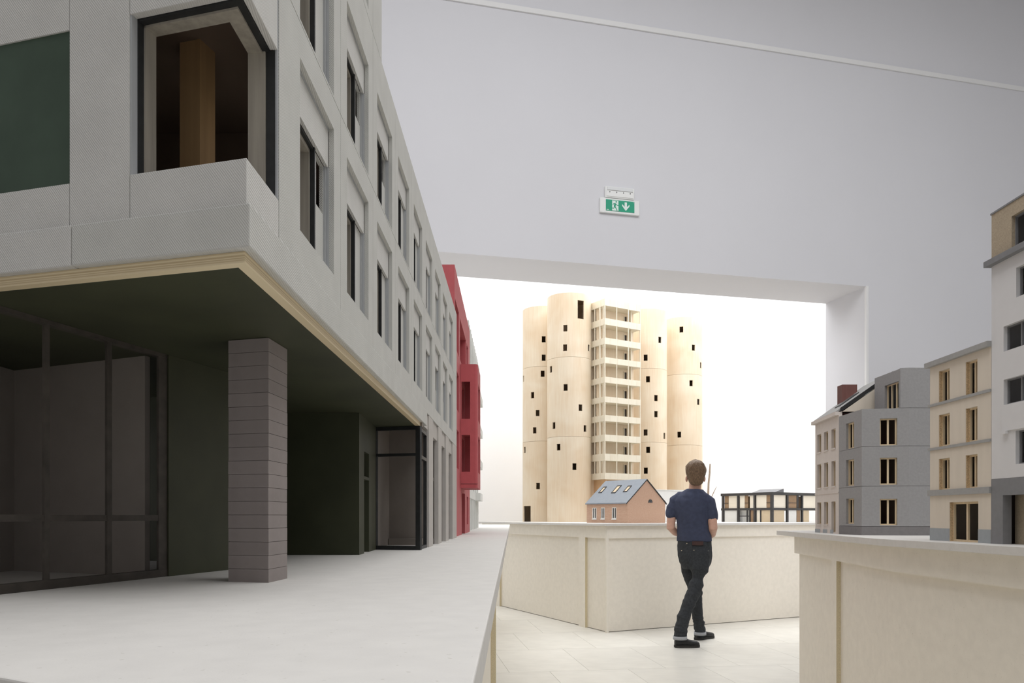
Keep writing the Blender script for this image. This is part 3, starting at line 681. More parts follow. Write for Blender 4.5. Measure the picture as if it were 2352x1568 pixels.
go = gable(FHR, 0.0, 0.012).build('gable_wall', 'brick_house', hs)
gable(FHR, HL - 0.012, HL).build('gable_wall', 'brick_house', hs)
MB().box(FHL, 0, HL, ZM, ze, HW - 0.012, HW).build('long_wall', 'brick_house', hs)
la = FHR.hit(1493.5); lz = FHR.zat(la, 1153); lr = 0.034
MB().hexa([FHR.p(la + math.cos(k * math.pi / 12) * lr, lz + math.sin(k * math.pi / 12) * lr, -0.002) for k in range(13)], [FHR.p(la + math.cos(k * math.pi / 12) * lr, lz + math.sin(k * math.pi / 12) * lr, 0.001) for k in range(13)]).build('lunette', 'model_glass', go)
bars = MB()
for k in range(13 - 1):
    a0, a1 = k * math.pi / 12, (k + 1) * math.pi / 12
    q = [(la + math.cos(a) * r, lz + math.sin(a) * r) for a, r in ((a0, lr), (a1, lr), (a1, lr * 0.86), (a0, lr * 0.86))]
    bars.hexa([FHR.p(x, y, -0.004) for x, y in q], [FHR.p(x, y, -0.0021) for x, y in q])
for a in (math.pi / 4, math.pi / 2, 3 * math.pi / 4):
    d = (math.cos(a), math.sin(a)); nrm = (-d[1] * 0.0018, d[0] * 0.0018)
    q = [(la + nrm[0], lz + nrm[1] ), (la - nrm[0], lz - nrm[1] ), (la + d[0] * lr * .87 - nrm[0], lz + d[1] * lr * .87 - nrm[1]), (la + d[0] * lr * .87 + nrm[0], lz + d[1] * lr * .87 + nrm[1])]
    bars.hexa([FHR.p(x, y, -0.004) for x, y in q], [FHR.p(x, y, -0.0021) for x, y in q])
bars.box(FHR, la - lr - 0.002, la + lr + 0.002, lz - 0.005, lz, -0.004, 0.001)
bars.build('lunette_bars', 'charcoal', go)
sl_ = (zr - ze) / (HW / 2); ov = 0.02; th = 0.012
for side in (0, 1):
    def rp(a, t, dz): return FHL.p(a, ze + t * sl_ + dz, t if side == 0 else HW - t)
    lo, hi = -ov, HW / 2
    b = [rp(-0.008, lo, 0), rp(HL + 0.008, lo, 0), rp(HL + 0.008, hi, 0), rp(-0.008, hi, 0)]
    tt = [rp(-0.008, lo, th), rp(HL + 0.008, lo, th), rp(HL + 0.008, hi, th), rp(-0.008, hi, th)]
    ro_ = MB().hexa(b, tt).build('roof_slope', 'slate', hs)
    e_ = MB().hexa([rp(-0.0085, lo, -0.004), rp(-0.0085, hi, -0.004), rp(0.001, hi, -0.004), rp(0.001, lo, -0.004)], [rp(-0.0085, lo, th * 0.9), rp(-0.0085, hi, th * 0.9), rp(-0.008, hi, th * 0.9), rp(-0.008, lo, th * 0.9)]).build('verge', 'dark_line', ro_)
    if side == 0:
        for px, wd in ((1384, 0.056), (1415.7, 0.07), (1441, 0.062)):
            tc_ = 0.176; a = FHL.hit(px, tc_)
            h = 0.045 if wd != 0.07 else 0.056
            f_ = MB(); w2 = wd / 2
            for (x0, x1, y0, y1) in ((a - w2, a - w2 + .008, tc_ - h, tc_ + h), (a + w2 - .008, a + w2, tc_ - h, tc_ + h), (a - w2, a + w2, tc_ - h, tc_ - h + .01), (a - w2, a + w2, tc_ + h - .01, tc_ + h)):
                f_.hexa([rp(x0, y0, th), rp(x1, y0, th), rp(x1, y1, th), rp(x0, y1, th)], [rp(x0, y0, th + .008), rp(x1, y0, th + .008), rp(x1, y1, th + .008), rp(x0, y1, th + .008)])
            so = f_.build('skylight', 'charcoal', ro_)
            MB().hexa([rp(a - w2 + .008, tc_ - h + .01, th + .0005), rp(a + w2 - .008, tc_ - h + .01, th + .0005), rp(a + w2 - .008, tc_ + h - .01, th + .0005), rp(a - w2 + .008, tc_ + h - .01, th + .0005)],
                      [rp(a - w2 + .008, tc_ - h + .01, th + .002), rp(a + w2 - .008, tc_ - h + .01, th + .002), rp(a + w2 - .008, tc_ + h - .01, th + .002), rp(a - w2 + .008, tc_ + h - .01, th + .002)]).build('pane', 'tan_panel', so)

# ================================================================== black framed pavilion
bl = thing('building_model', 'two storey black framed pavilion model with cream panels, right of the man', 'model building', (3.4, 10.4, CZ + ZM))
BC = (3.414, 10.0); FBL = Fr(BC, (-0.55, 0.835), -1); FBR = Fr(BC, (0.835, 0.55), 1)
BLn, BRn = 0.86, 1.30; ZB = [ZM, 0.086, 0.116, 0.286, 0.322]
for fr, Ln, cols in ((FBL, BLn, (1660, 1695, 1733)), (FBR, BRn, (1809, 1843, 1881))):
    for px in cols:
        a = fr.hit(px); MB().box(fr, a - 0.014, a + 0.014, ZM, ZB[3], -0.006, 0.02).build('post', 'charcoal', bl)
    MB().box(fr, 0.0, Ln, ZB[1], ZB[2], 0.0, 0.02).build('beam', 'charcoal', bl)
    MB().box(fr, 0.0, Ln, ZB[3], ZB[4], -0.008, 0.02).build('beam', 'charcoal', bl)
MB().box(FBR, -0.014, 0.014, ZM, ZB[4], -0.016, 0.02).build('post', 'charcoal', bl)
pan = [(FBL, 1663, 1672, 1, 'brown_panel'), (FBL, 1672.5, 1692, 1, 'cream_panel'), (FBL, 1663, 1692, 0, 'white_model'),
       (FBL, 1698, 1709, 1, 'cream_panel'), (FBL, 1709.5, 1717, 1, 'brown_panel'), (FBL, 1721, 1730, 1, 'cream_panel'),
       (FBL, 1736, 1759, 1, 'cream_panel'), (FBL, 1759.5, 1770, 1, 'brown_panel'), (FBL, 1723, 1730, 0, 'brown_panel'), (FBL, 1737, 1745, 0, 'cream_panel'), (FBL, 1747.5, 1770, 0, 'tan_panel'),
       (FBR, 1777.5, 1806, 1, 'cream_panel'), (FBR, 1777.5, 1803, 0, 'tan_panel'), (FBR, 1812, 1831, 1, 'brown_panel'), (FBR, 1831.5, 1836, 1, 'charcoal'), (FBR, 1812, 1831, 0, 'white_model'), (FBR, 1832, 1840, 0, 'brown_panel'),
       (FBR, 1846, 1878, 1, 'cream_panel'), (FBR, 1846, 1860, 0, 'tan_panel')]
for fr, l, r, lv_, mt in pan:
    a, b = sorted((fr.hit(l), fr.hit(r)))
    po = MB().box(fr, a, b, ZB[2 if lv_ else 0], ZB[3 if lv_ else 1], 0.012, 0.02).build('panel', mt, bl)
    if mt == 'brown_panel' and lv_:
        MB().box(fr, a, b, ZB[2] + 0.066, ZB[2] + 0.072, 0.006, 0.0118).build('glazing_bar', 'charcoal', po)
q0, q1 = sorted((FBL.hit(1698, 0.05), FBL.hit(1723, 0.05)))
MB().box(FBL, q0, q1, ZM, ZB[1], 0.05, 0.056).build('panel', 'white_model', bl)  # added white sheet, makes the open bay look bright despite the dark interior
for l, r, z0, z1 in ((1698, 1721, 0.0, 0.014), (1714, 1716.5, ZM, ZB[1]), (1720, 1722.5, ZM, ZB[1]), (1745, 1747, ZM, ZB[1])):
    a, b = sorted((FBL.hit(l), FBL.hit(r))); MB().box(FBL, a, b, z0, z1, 0.004, 0.016).build('glazing_bar', 'charcoal', bl)
def bp(a, b): return (BC[0] + FBR.d[0] * a + FBR.n[0] * b, BC[1] + FBR.d[1] * a + FBR.n[1] * b)
MB().prism([bp(0.02, 0.02), bp(BRn, 0.02), bp(BRn, BLn), bp(0.02, BLn)], ZB[1], ZB[2]).build('floor_slab', 'cream_panel', bl)
MB().prism([bp(0.02, 0.02), bp(BRn, 0.02), bp(BRn, BLn), bp(0.02, BLn)], ZB[4] - 0.02, ZB[4] - 0.006).build('roof', 'charcoal', bl)
MB().prism([bp(0.03, BLn - 0.02), bp(BRn, BLn - 0.02), bp(BRn, BLn), bp(0.03, BLn)], ZM, ZB[1]).build('rear_wall', 'white_model', bl)
MB().prism([bp(0.30, 0.30), bp(BRn, 0.30), bp(BRn, 0.32), bp(0.30, 0.32)], ZB[2], ZB[3]).build('inner_wall', 'brown_panel', bl)
MB().prism([bp(0.30, 0.32), bp(0.32, 0.32), bp(0.32, BLn), bp(0.30, BLn)], ZB[2], ZB[3]).build('inner_wall', 'brown_panel', bl)
wz = ZB[4] - 0.006
w1, w2_, w3, w4 = bp(-0.0 + 0.22, 0.16), bp(0.45, 0.16), bp(0.45, 0.55), bp(0.22, 0.55)
MB().hexa([(w1[0], w1[1], CZ + wz), (w2_[0], w2_[1], CZ + wz), (w3[0], w3[1], CZ + wz), (w4[0], w4[1], CZ + wz)],
          [(w1[0], w1[1], CZ + wz + 0.002), (w2_[0], w2_[1], CZ + wz + 0.065), (w3[0], w3[1], CZ + wz + 0.065), (w4[0], w4[1], CZ + wz + 0.002)]).build('rooflight', 'mid_grey', bl)

# ================================================================== bare model tree beside the man
tr = thing('model_tree', 'leafless twig standing as a model tree, right of the man', 'model tree', P(1628, 1200, 9.3)[:2] + (CZ + ZM,))
D = 9.3
MB().tube([P(1624.5, 1199.8, D), P(1626, 1150, D), P(1627.5, 1110, D), P(1630, 1085, D), P(1631, 1065, D)], [0.017, 0.015, 0.012, 0.011, 0.008], 7).build('trunk', 'twig', tr)
MB().tube([P(1626, 1160, D), P(1634, 1142, D + .02), P(1639, 1131, D + .03), P(1646, 1117, D + .04)], [0.007, 0.006, 0.006, 0.002], 6).build('branch', 'twig', tr)
MB().tube([P(1625.5, 1175, D), P(1618, 1150, D - .03), P(1614, 1135, D - .05)], [0.006, 0.005, 0.002], 6).build('branch', 'twig', tr)

# ================================================================== right hand row of town houses
def window_set(fr, o, parent, frame_mat, mull=1, b=0.006, t0=0.018, t1=0.028, liner=None, name='window'):
    f_ = MB(); a0, a1, z0, z1 = o
    f_.box(fr, a0, a0 + b, z0, z1, t0, t1); f_.box(fr, a1 - b, a1, z0, z1, t0, t1)
    f_.box(fr, a0 + b, a1 - b, z0, z0 + b, t0, t1); f_.box(fr, a0 + b, a1 - b, z1 - b, z1, t0, t1)
    for k in range(mull):
        m = a0 + (a1 - a0) * (k + 1) / (mull + 1); f_.box(fr, m - b * 0.6, m + b * 0.6, z0 + b, z1 - b, t0, t1)
    wo = f_.build(name, frame_mat, parent)
    if liner:
        e = 0.0015
        MB().box(fr, a1 - e, a1 + 0.0002, z0, z1, 0.002, t0).build('lining', liner, wo); MB().box(fr, a0 - 0.0002, a0 + e, z0, z1, 0.002, t0).build('lining', liner, wo)
    return wo
# --- cream house
X3 = 1.724
F3 = Fr((X3, 2.742), (-0.003, 1.0), -1); L3 = 0.398
c3 = thing('building_model', 'cream timber town house model with grey string courses, between the grey and white ones', 'model building', (2.0, 2.95, CZ + ZL))
T3 = 0.612
def v(px, yt, yb): a = F3.hit(px); return F3.zat(a, yb), F3.zat(a, yt)
cols = [(2156.3, 2181.3), (2218, 2245)]
rows = [[(842.9, 921), (824.4, 904.5)], [(946, 1021), (933.8, 1012)], [(1049.7, 1123.6), (1043, 1119.8)]]
ops = []
for r in rows:
    z0 = sum(v(cols[j][1], *r[j])[0] for j in (0, 1)) / 2; z1 = sum(v(cols[j][1], *r[j])[1] for j in (0, 1)) / 2
    for (l, rr) in cols:
        a, b = sorted((F3.hit(l), F3.hit(rr))); ops.append((a, b, z0, z1))
dz1 = F3.zat(F3.hit(2247), 1151)
da, db = sorted((F3.hit(2181), F3.hit(2247))); dop = (da, db, ZL - 1, dz1)
MB().wall(F3, 0, L3, ZL, T3, ops + [dop], 0.0, 0.02).build('street_wall', 'basswood', c3)
for i, o in enumerate(ops):
    window_set(F3, o, c3, 'pale_timber', 1, 0.006, 0.014, 0.022, 'osb_edge')
window_set(F3, (da, db, ZL, dz1), c3, 'pale_timber', 1, 0.008, 0.014, 0.022, 'osb_edge', 'door')
for a, b in ((0.0, da), (db, L3)): MB().box(F3, a, b, ZL, -0.047, -0.0012, -0.0001).build('base_band', 'base_bluegrey', c3)
for y0, y1, pr_ in ((1139.0, 1126.0, 0.008), (1035.6, 1029.7, 0.006), (935.9, 930.0, 0.006)):
    a = F3.hit(2135.4); MB().box(F3, -0.001, L3 + 0.006, F3.zat(a, y0), F3.zat(a, y1), -pr_, -0.0001).build('string_course', 'string_grey', c3)
MB().box(F3, -0.0015, L3 + 0.016, T3, T3 + 0.020, -0.016, 0.10).build('cornice', 'string_grey', c3)
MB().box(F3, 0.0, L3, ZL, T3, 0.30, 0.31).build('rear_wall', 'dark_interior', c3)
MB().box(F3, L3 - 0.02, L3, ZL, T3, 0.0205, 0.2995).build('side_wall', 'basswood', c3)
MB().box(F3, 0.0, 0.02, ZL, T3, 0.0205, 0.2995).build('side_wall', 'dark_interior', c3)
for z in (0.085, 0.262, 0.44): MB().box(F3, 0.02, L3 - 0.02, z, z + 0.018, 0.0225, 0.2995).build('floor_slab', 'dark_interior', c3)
MB().box(F3, 0.021, L3 - 0.021, T3 - 0.004, T3, 0.101, 0.2995).build('roof', 'string_grey', c3)
MB().box(F3, 0.16, 0.168, ZL, 0.08, 0.13, 0.138).build('inner_post', 'pale_timber', c3)
# --- white and grey building at the right edge
F4 = Fr((X3 + 0.0003, 2.7395), (0.003, -1.0), 1); L4 = 0.60
w4 = thing('building_model', 'white town house model with grey base and cork attic, cut by the right edge', 'model building', (2.1, 2.45, CZ + ZL))
def o4(pl, yt, yb, width, ref=None):
    a = F4.hit(pl); return (a, a + width, F4.zat(a, yb), F4.zat(a, yt))
zc = 0.897; zg = F4.zat(F4.hit(2279), 1100)
wo4 = [o4(2334, 614.8, 683, 0.16), o4(2305, 750, 807.6, 0.30), o4(2305.3, 872, 930, 0.30), o4(2332.6, 988.7, 1065.8, 0.18)]
MB().wall(F4, 0, L4, zg, zc, wo4, 0.0, 0.02).build('street_wall', 'cool_white', w4)
go4 = [o4(2304, 1136.8, 1400, 0.26)]
MB().wall(F4, 0, L4, ZL, zg - 0.0005, [(go4[0][0], go4[0][1], ZL - 1, go4[0][3])], -0.001, 0.03).build('base_wall', 'mid_grey', w4)
MB().box(F4, go4[0][0] - 0.02, go4[0][1], ZL, go4[0][3] + 0.01, 0.055, 0.065).build('garage_back', 'cork', w4)
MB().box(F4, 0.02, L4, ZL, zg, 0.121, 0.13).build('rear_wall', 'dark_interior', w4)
for o, mu in zip(wo4, (1, 3, 3, 1)):
    window_set(F4, o, w4, 'mid_grey', mu, 0.005, 0.013, 0.02)
MB().box(F4, F4.hit(2305) , L4, wo4[3][3] + 0.004, wo4[2][2] - 0.002, -0.005, -0.0001).build('parapet_panel', 'cool_white', w4)
MB().box(F4, F4.hit(2305), F4.hit(2317) , wo4[3][3] - 0.006, wo4[3][3] + 0.003, -0.012, -0.0001).build('ledge', 'cool_white', w4)
MB().box(F4, -0.012, L4, zc, zc + 0.020, -0.022, 0.05).build('cornice', 'mid_grey', w4)
at = o4(2323.6, 497, 576, 0.25)
zt4 = 1.083
MB().wall(F4, 0, L4, zc + 0.0205, zt4, [at], 0.0, 0.02).build('attic_wall', 'cork', w4)
window_set(F4, at, w4, 'mid_grey', 2, 0.005, 0.012, 0.02)
MB().box(F4, -0.003, L4, zt4, zt4 + 0.006, -0.003, 0.4).build('roof', 'mid_grey', w4)
MB().box(F4, 0.0, 0.02, zg, zt4, 0.0505, 0.40).build('side_wall', 'cool_white', w4)
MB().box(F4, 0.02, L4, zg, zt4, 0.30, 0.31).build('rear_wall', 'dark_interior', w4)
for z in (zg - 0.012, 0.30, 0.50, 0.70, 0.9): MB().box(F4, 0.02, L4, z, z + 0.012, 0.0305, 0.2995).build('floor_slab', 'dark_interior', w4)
MB().box(F4, L4, L4 + 0.02, ZL, zt4 - 0.0005, 0.0, 0.40).build('side_wall', 'cool_white', w4)
# --- grey house with the angled corner
g2 = thing('building_model', 'blue grey town house model with angled corner and set back top storey', 'model building', (2.1, 4.2, CZ + ZL))
GC = (1.813, 3.95)
F2L = Fr(GC, (0.008, 0.29), -1); F2R = Fr(GC, (0.219, -0.05), 1)
LL2 = 0.292; s88 = F2R.hit(2088); 
zp, zj = 0.558, [-0.05, 0.158, 0.363]
q88 = F2R.p(s88, 0)[:2]; F2W = Fr(q88, (0.30, 0.012), 1); LW = 0.34
lops = [F2L.op(1943.4, 1961.7, a, b) for a, b in ((967.3, 1028), (1053.4, 1114.6), (1144, 1203))]
rops = [F2R.op(2021, 2061, a, b) for a, b in ((960, 1022), (1050.6, 1112.6), (1145, 1205.8))]
wops = [(0.135, 0.24, o[2], o[3]) for o in rops]
lv = [ZL, zj[0], zj[1], zj[2], zp]
for k in range(4):
    z0, z1 = lv[k], lv[k + 1] - 0.0016
    mt = 'grey_blue_base' if k == 0 else 'grey_blue'
    for fr, L_, ops_ in ((F2L, LL2, lops), (F2R, s88, rops), (F2W, LW, wops)):
        MB().wall(fr, 0.0, L_, z0, z1, [o for o in ops_ if o[3] > z0 and o[2] < z1], 0.0, 0.018).build('wall_panel', mt, g2)
for fr, ops_ in ((F2L, lops), (F2R, rops), (F2W, wops)):
    for o in ops_: window_set(fr, o, g2, 'pale_timber', 1, 0.007, 0.013, 0.022)
F2U = Fr((2.0, 3.917), (0.0, 1.0), -1); LU = 0.285; zu = 0.762
uop = F2U.op(2032, 2064, 874.7, 936.4)
MB().wall(F2U, 0.0, LU, zp - 0.01, zu, [(uop[0], uop[1], zp + 0.005, uop[3])], 0.0, 0.018).build('top_storey_wall', 'grey_blue', g2)
window_set(F2U, (uop[0], uop[1], zp + 0.005, uop[3]), g2, 'pale_timber', 2, 0.006, 0.013, 0.02)
su = F2R.hit(2068)
MB().box(F2R, su, s88, zp, zu, 0.0, 0.018).build('top_storey_wall', 'grey_blue', g2)
MB().wall(F2W, 0.0, LW, zp, zu, [(0.135, 0.24, 0.60, 0.72)], 0.0, 0.018).build('top_storey_wall', 'grey_blue', g2)
BK = [F2L.p(LL2, 0, 0)[:2], (1.83, 3.97), (2.02, 3.925), (2.38, 3.93), (2.38, LL2 + 3.95)]
MB().prism([(1.834, 3.97), (2.37, 3.935), (2.37, 4.23), (1.836, 4.23)], zp - 0.03, zp - 0.012).build('terrace', 'grey_blue', g2)
MB().prism([(2.02, 3.935), (2.37, 3.93), (2.37, 4.20), (2.02, 4.20)], zu - 0.02, zu - 0.004).build('roof', 'grey_blue', g2)
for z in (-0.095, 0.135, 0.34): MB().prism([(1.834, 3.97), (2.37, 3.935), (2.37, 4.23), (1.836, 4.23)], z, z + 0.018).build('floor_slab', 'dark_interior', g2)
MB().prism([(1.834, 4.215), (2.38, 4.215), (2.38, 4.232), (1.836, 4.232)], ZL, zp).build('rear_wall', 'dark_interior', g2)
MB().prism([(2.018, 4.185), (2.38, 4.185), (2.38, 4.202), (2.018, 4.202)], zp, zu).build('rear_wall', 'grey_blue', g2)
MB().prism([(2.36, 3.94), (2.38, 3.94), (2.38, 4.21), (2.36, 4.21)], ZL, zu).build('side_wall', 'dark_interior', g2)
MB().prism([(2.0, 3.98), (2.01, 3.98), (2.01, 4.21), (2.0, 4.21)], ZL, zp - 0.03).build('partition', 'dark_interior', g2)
# --- pale house with the pitched roof and chimney, farthest of the row
p1 = thing('building_model', 'narrow pale town house model with pitched roof and dark chimney, farthest of the row', 'model building', (2.0, 4.5, CZ + ZL))
F1 = Fr((1.8215, 4.246), (0.0515, 0.46), -1); F1.n = (1.0, 0.0); L1 = 0.463; z1e = 0.565
c1 = [(1877, 1886), (1892.6, 1902), (1909.5, 1919)]
r1 = [(983, 1027.6), (1057, 1115.5), (1151, 1212)]
ops = []
for yt, yb in r1:
    a = F1.hit(1919); z0, z1 = F1.zat(a, yb), F1.zat(a, yt)
    for l, r in c1:
        x, y = sorted((F1.hit(l), F1.hit(r))); ops.append([x, y, z0, z1])
ops[6][2] = ops[7][2] = ops[6][2] + 0.018; ops[8][2] = ZL + 0.008
MB().wall(F1, 0.0, L1, ZL, z1e, [tuple(o) for o in ops], 0.0, 0.02).build('street_wall', 'plaster_pink', p1)
for o in ops[:8]:
    MB().box(F1, o[0] - 0.004, o[1] + 0.004, o[2] - 0.007, o[2], -0.005, 0.004).build('sill', 'plaster_pink', p1)
for o in ops: window_set(F1, o, p1, 'pale_timber', 0, 0.005, 0.015, 0.022)
MB().box(F1, 0.0, L1 + 0.003, 0.132, 0.138, -0.003, -0.0001).build('string_course', 'plaster_pink', p1)
for a0, a1 in ((0.10, 0.155), (0.22, 0.30), (0.355, L1)): MB().box(F1, a0, a1, ZL, ZL + 0.022, -0.0015, -0.0001).build('base_stone', 'base_bluegrey', p1)
MB().box(F1, 0.004, L1 + 0.02, z1e + 0.0005, z1e + 0.020, -0.020, 0.02).build('gutter', 'plaster_pink', p1)
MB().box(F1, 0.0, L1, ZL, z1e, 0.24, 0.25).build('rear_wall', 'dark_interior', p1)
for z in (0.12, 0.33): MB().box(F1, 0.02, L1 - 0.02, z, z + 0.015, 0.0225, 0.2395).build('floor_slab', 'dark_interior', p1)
slp = 0.70; W1 = 0.30
def roofpt(a, t, dz): return F1.p(a, z1e + 0.02 + t * slp + dz, t)
MB().hexa([roofpt(0.018, -0.01, 0), roofpt(L1 + 0.005, -0.01, 0), roofpt(L1 + 0.005, W1, 0), roofpt(0.018, W1, 0)], [roofpt(0.018, -0.01, 0.012), roofpt(L1 + 0.005, -0.01, 0.012), roofpt(L1 + 0.005, W1, 0.012), roofpt(0.018, W1, 0.012)]).build('roof_slope', 'string_grey', p1)
MB().hexa([roofpt(0.018, W1, 0), roofpt(L1, W1, 0), F1.p(L1, z1e + 0.02, W1 + 0.3), F1.p(0.018, z1e + 0.02, W1 + 0.3)], [roofpt(0.018, W1, 0.012), roofpt(L1, W1, 0.012), F1.p(L1, z1e + 0.032, W1 + 0.3), F1.p(0.018, z1e + 0.032, W1 + 0.3)]).build('roof_slope', 'string_grey', p1)
for a in (0.17,): 
    MB().hexa([roofpt(a, 0.06, 0.0125), roofpt(a + 0.10, 0.06, 0.0125), roofpt(a + 0.10, 0.17, 0.0125), roofpt(a, 0.17, 0.0125)], [roofpt(a, 0.06, 0.018), roofpt(a + 0.10, 0.06, 0.018), roofpt(a + 0.10, 0.17, 0.018), roofpt(a, 0.17, 0.018)]).build('skylight', 'charcoal', p1)
def tri(a0, a1, mt, nm, dz0, dz1, tmin=0.012):
    pts0 = [(tmin, 0.0), (W1, 0.0), (W1, W1 * slp), (tmin, tmin * slp)]
    b = [F1.p(a0, z1e + 0.0205 + z + (dz1 if z else 0), t_) for t_, z in pts0]; tt = [F1.p(a1, z1e + 0.0205 + z + (dz1 if z else 0), t_) for t_, z in pts0]
    return MB().hexa(b, tt).build(nm, mt, p1)
tri(0.0, 0.0165, 'basswood', 'party_wall', 0, -0.014)
e0 = [F1.p(0.0, z1e + 0.0205 + t_ * slp + dz, t_) for t_, dz in ((0.012, -0.010), (W1, -0.010), (W1, 0.014), (0.012, 0.014))]
e1 = [F1.p(0.0172, z1e + 0.0205 + t_ * slp + dz, t_) for t_, dz in ((0.012, -0.010), (W1, -0.010), (W1, 0.014), (0.012, 0.014))]
MB().hexa(e0, e1).build('verge', 'dark_line', p1)
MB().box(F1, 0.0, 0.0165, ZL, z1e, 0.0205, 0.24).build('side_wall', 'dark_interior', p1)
MB().box(F1, L1 - 0.0165, L1, ZL, z1e, 0.0205, 0.24).build('side_wall', 'plaster_pink', p1)
MB().hexa([F1.p(L1 - 0.0165, z1e, 0.0205), F1.p(L1 - 0.0165, z1e, W1), F1.p(L1 - 0.0165, z1e + W1 * slp, W1)], [F1.p(L1, z1e, 0.0205), F1.p(L1, z1e, W1), F1.p(L1, z1e + W1 * slp, W1)]).build('gable_wall', 'plaster_pink', p1)
ch = Fr((2.005, 4.60), (0.07, 0.0), 1)
MB().box(ch, -0.011, 0.079, 0.60, 0.797, 0.0, 0.07).build('chimney', 'chimney_brown', p1)

# ================================================================== exit sign and emergency lamp on the wall
def wz(px, py, t=0.0): a = FP.hit(px, t); return a, FP.zat(a, py, t)
es = thing('exit_sign', 'green and white running man exit sign with a down arrow on the grey wall', 'sign', FP.p(wz(1423, 475)[0], 0.0)[:2] + (CZ + wz(1423, 491)[1],))
aL, zB = wz(1378, 486.7, -0.02); aR, _ = wz(1468.6, 490, -0.02); _, zTp = wz(1378, 452.5, -0.02)
MB().box(FP, aL, aR, zB, zTp, -0.024, -0.0).build('backplate', 'plastic_white', es, bevel=0.004)
gL, gzb = wz(1391.8, 482.6, -0.026); gR, _ = wz(1457, 480, -0.026); _, gzt = wz(1391.8, 457.2, -0.026)
gp = MB().box(FP, gL, gR, gzb, gzt, -0.027, -0.0245).build('legend_panel', 'sign_green', es)
GW, GH = gR - gL, gzt - gzb
def shape(pts, nm, mt, dt):
    q = [(gL + x * GW, gzb + y * GH) for x, y in pts]
    return MB().hexa([FP.p(x, y, -0.0272 - dt) for x, y in q], [FP.p(x, y, -0.0268) for x, y in q]).build(nm, mt, gp)
shape([(0.215, 0.03), (0.435, 0.03), (0.435, 0.95), (0.215, 0.95)], 'doorway', 'sign_white', 0.0006)
def limb(pts, wdt, nm='runner'):
    for i in range(len(pts) - 1):
        (x0, y0), (x1, y1) = pts[i], pts[i + 1]; k = GH / GW
        dx, dy = (x1 - x0) / k, (y1 - y0); l = math.hypot(dx, dy); nx, ny = -dy / l * wdt * k, dx / l * wdt
        shape([(x0 + nx, y0 + ny), (x0 - nx, y0 - ny), (x1 - nx, y1 - ny), (x1 + nx, y1 + ny)], nm, 'sign_green', 0.0011)
limb([(0.325, 0.68), (0.30, 0.40)], 0.085)
limb([(0.30, 0.42), (0.27, 0.24), (0.19, 0.26)], 0.035)
limb([(0.31, 0.42), (0.355, 0.24), (0.39, 0.05)], 0.04)
limb([(0.33, 0.70), (0.38, 0.54), (0.44, 0.53)], 0.03)
limb([(0.32, 0.69), (0.265, 0.66), (0.24, 0.54)], 0.03)
shape([(0.357 + 0.026 * math.cos(k * math.pi / 6), 0.84 + 0.068 * math.sin(k * math.pi / 6)) for k in range(12)], 'runner_head', 'sign_green', 0.0011)
shape([(0.655, 0.88), (0.735, 0.88), (0.735, 0.30), (0.655, 0.30)], 'arrow_shaft', 'sign_white', 0.0006)
shape([(0.565, 0.70), (0.695, 0.36), (0.695, 0.10), (0.565, 0.53)], 'arrow_head', 'sign_white', 0.0007)
shape([(0.825, 0.70), (0.695, 0.36), (0.695, 0.10), (0.825, 0.53)], 'arrow_head', 'sign_white', 0.0007)
shape([(0.02, 0.07), (0.10, 0.07), (0.10, 0.11), (0.02, 0.11)], 'maker_mark', 'sign_white', 0.0006)
shape([(0.955, 0.90), (0.98, 0.90), (0.98, 0.93), (0.955, 0.93)], 'maker_mark', 'sign_white', 0.0006)
el = thing('emergency_lamp', 'small white emergency lamp box mounted just above the exit sign', 'lamp', FP.p(wz(1423, 440)[0], 0.0)[:2] + (CZ + wz(1423, 456)[1],))
eL, eb = wz(1391.4, 452.0, -0.04); eR, _ = wz(1458, 450, -0.04); _, et = wz(1391.4, 425.3, -0.04)
eb = max(eb, zTp + 0.003)
MB().box(FP, eL, eR, eb, et, -0.028, 0.0).build('housing', 'plastic_white', el, bevel=0.003)
MB().box(FP, eL + 0.018, eR - 0.014, eb + 0.066, et - 0.006, -0.034, -0.0285).build('diffuser', 'plastic_clear', el, bevel=0.002)
MB().box(FP, eL + 0.012, eR - 0.010, eb + 0.010, eb + 0.060, -0.032, -0.0285).build('cover', 'plastic_white', el, bevel=0.002)
for k in range(4):
    a = eL + (eR - eL) * (0.15 + 0.235 * k)
    MB().hexa([FP.p(a + 0.005 * math.cos(j * math.pi / 4), eb + 0.05 + 0.007 * math.sin(j * math.pi / 4), -0.0335) for j in range(8)], [FP.p(a + 0.005 * math.cos(j * math.pi / 4), eb + 0.05 + 0.007 * math.sin(j * math.pi / 4), -0.0321) for j in range(8)]).build('lamp_lens', 'mid_grey', el)

# ================================================================== the visitor
from mathutils import noise as mnoise
mp_ = thing('person', 'man in navy t-shirt and dark jeans walking away toward the silo model', 'person', (1.82, 7.52, 0.0))
RGT = Vector((0.91, -0.415, 0)); FWD = Vector((0.415, 0.91, 0)); UP = Vector((0, 0, 1))
def ring_loft(mb, rings, n=24, power=1.0):
    base = len(mb.v)
    for c, a, b, r_, f_ in rings:
        c = Vector(c)
        for k in range(n):
            th = 2 * math.pi * k / n; ct, sn = math.cos(th), math.sin(th)
            ct = math.copysign(abs(ct) ** power, ct); sn = math.copysign(abs(sn) ** power, sn)
            mb.v.append(tuple(c + r_ * (a * ct) + f_ * (b * sn)))
    m = len(rings)
    for i in range(m - 1):
        for k in range(n):
            p, q = base + i * n + k, base + i * n + (k + 1) % n; mb.f.append([p, q, q + n, p + n])
    mb.f.append([base + k for k in range(n)][::-1]); mb.f.append([base + (m - 1) * n + k for k in range(n)])
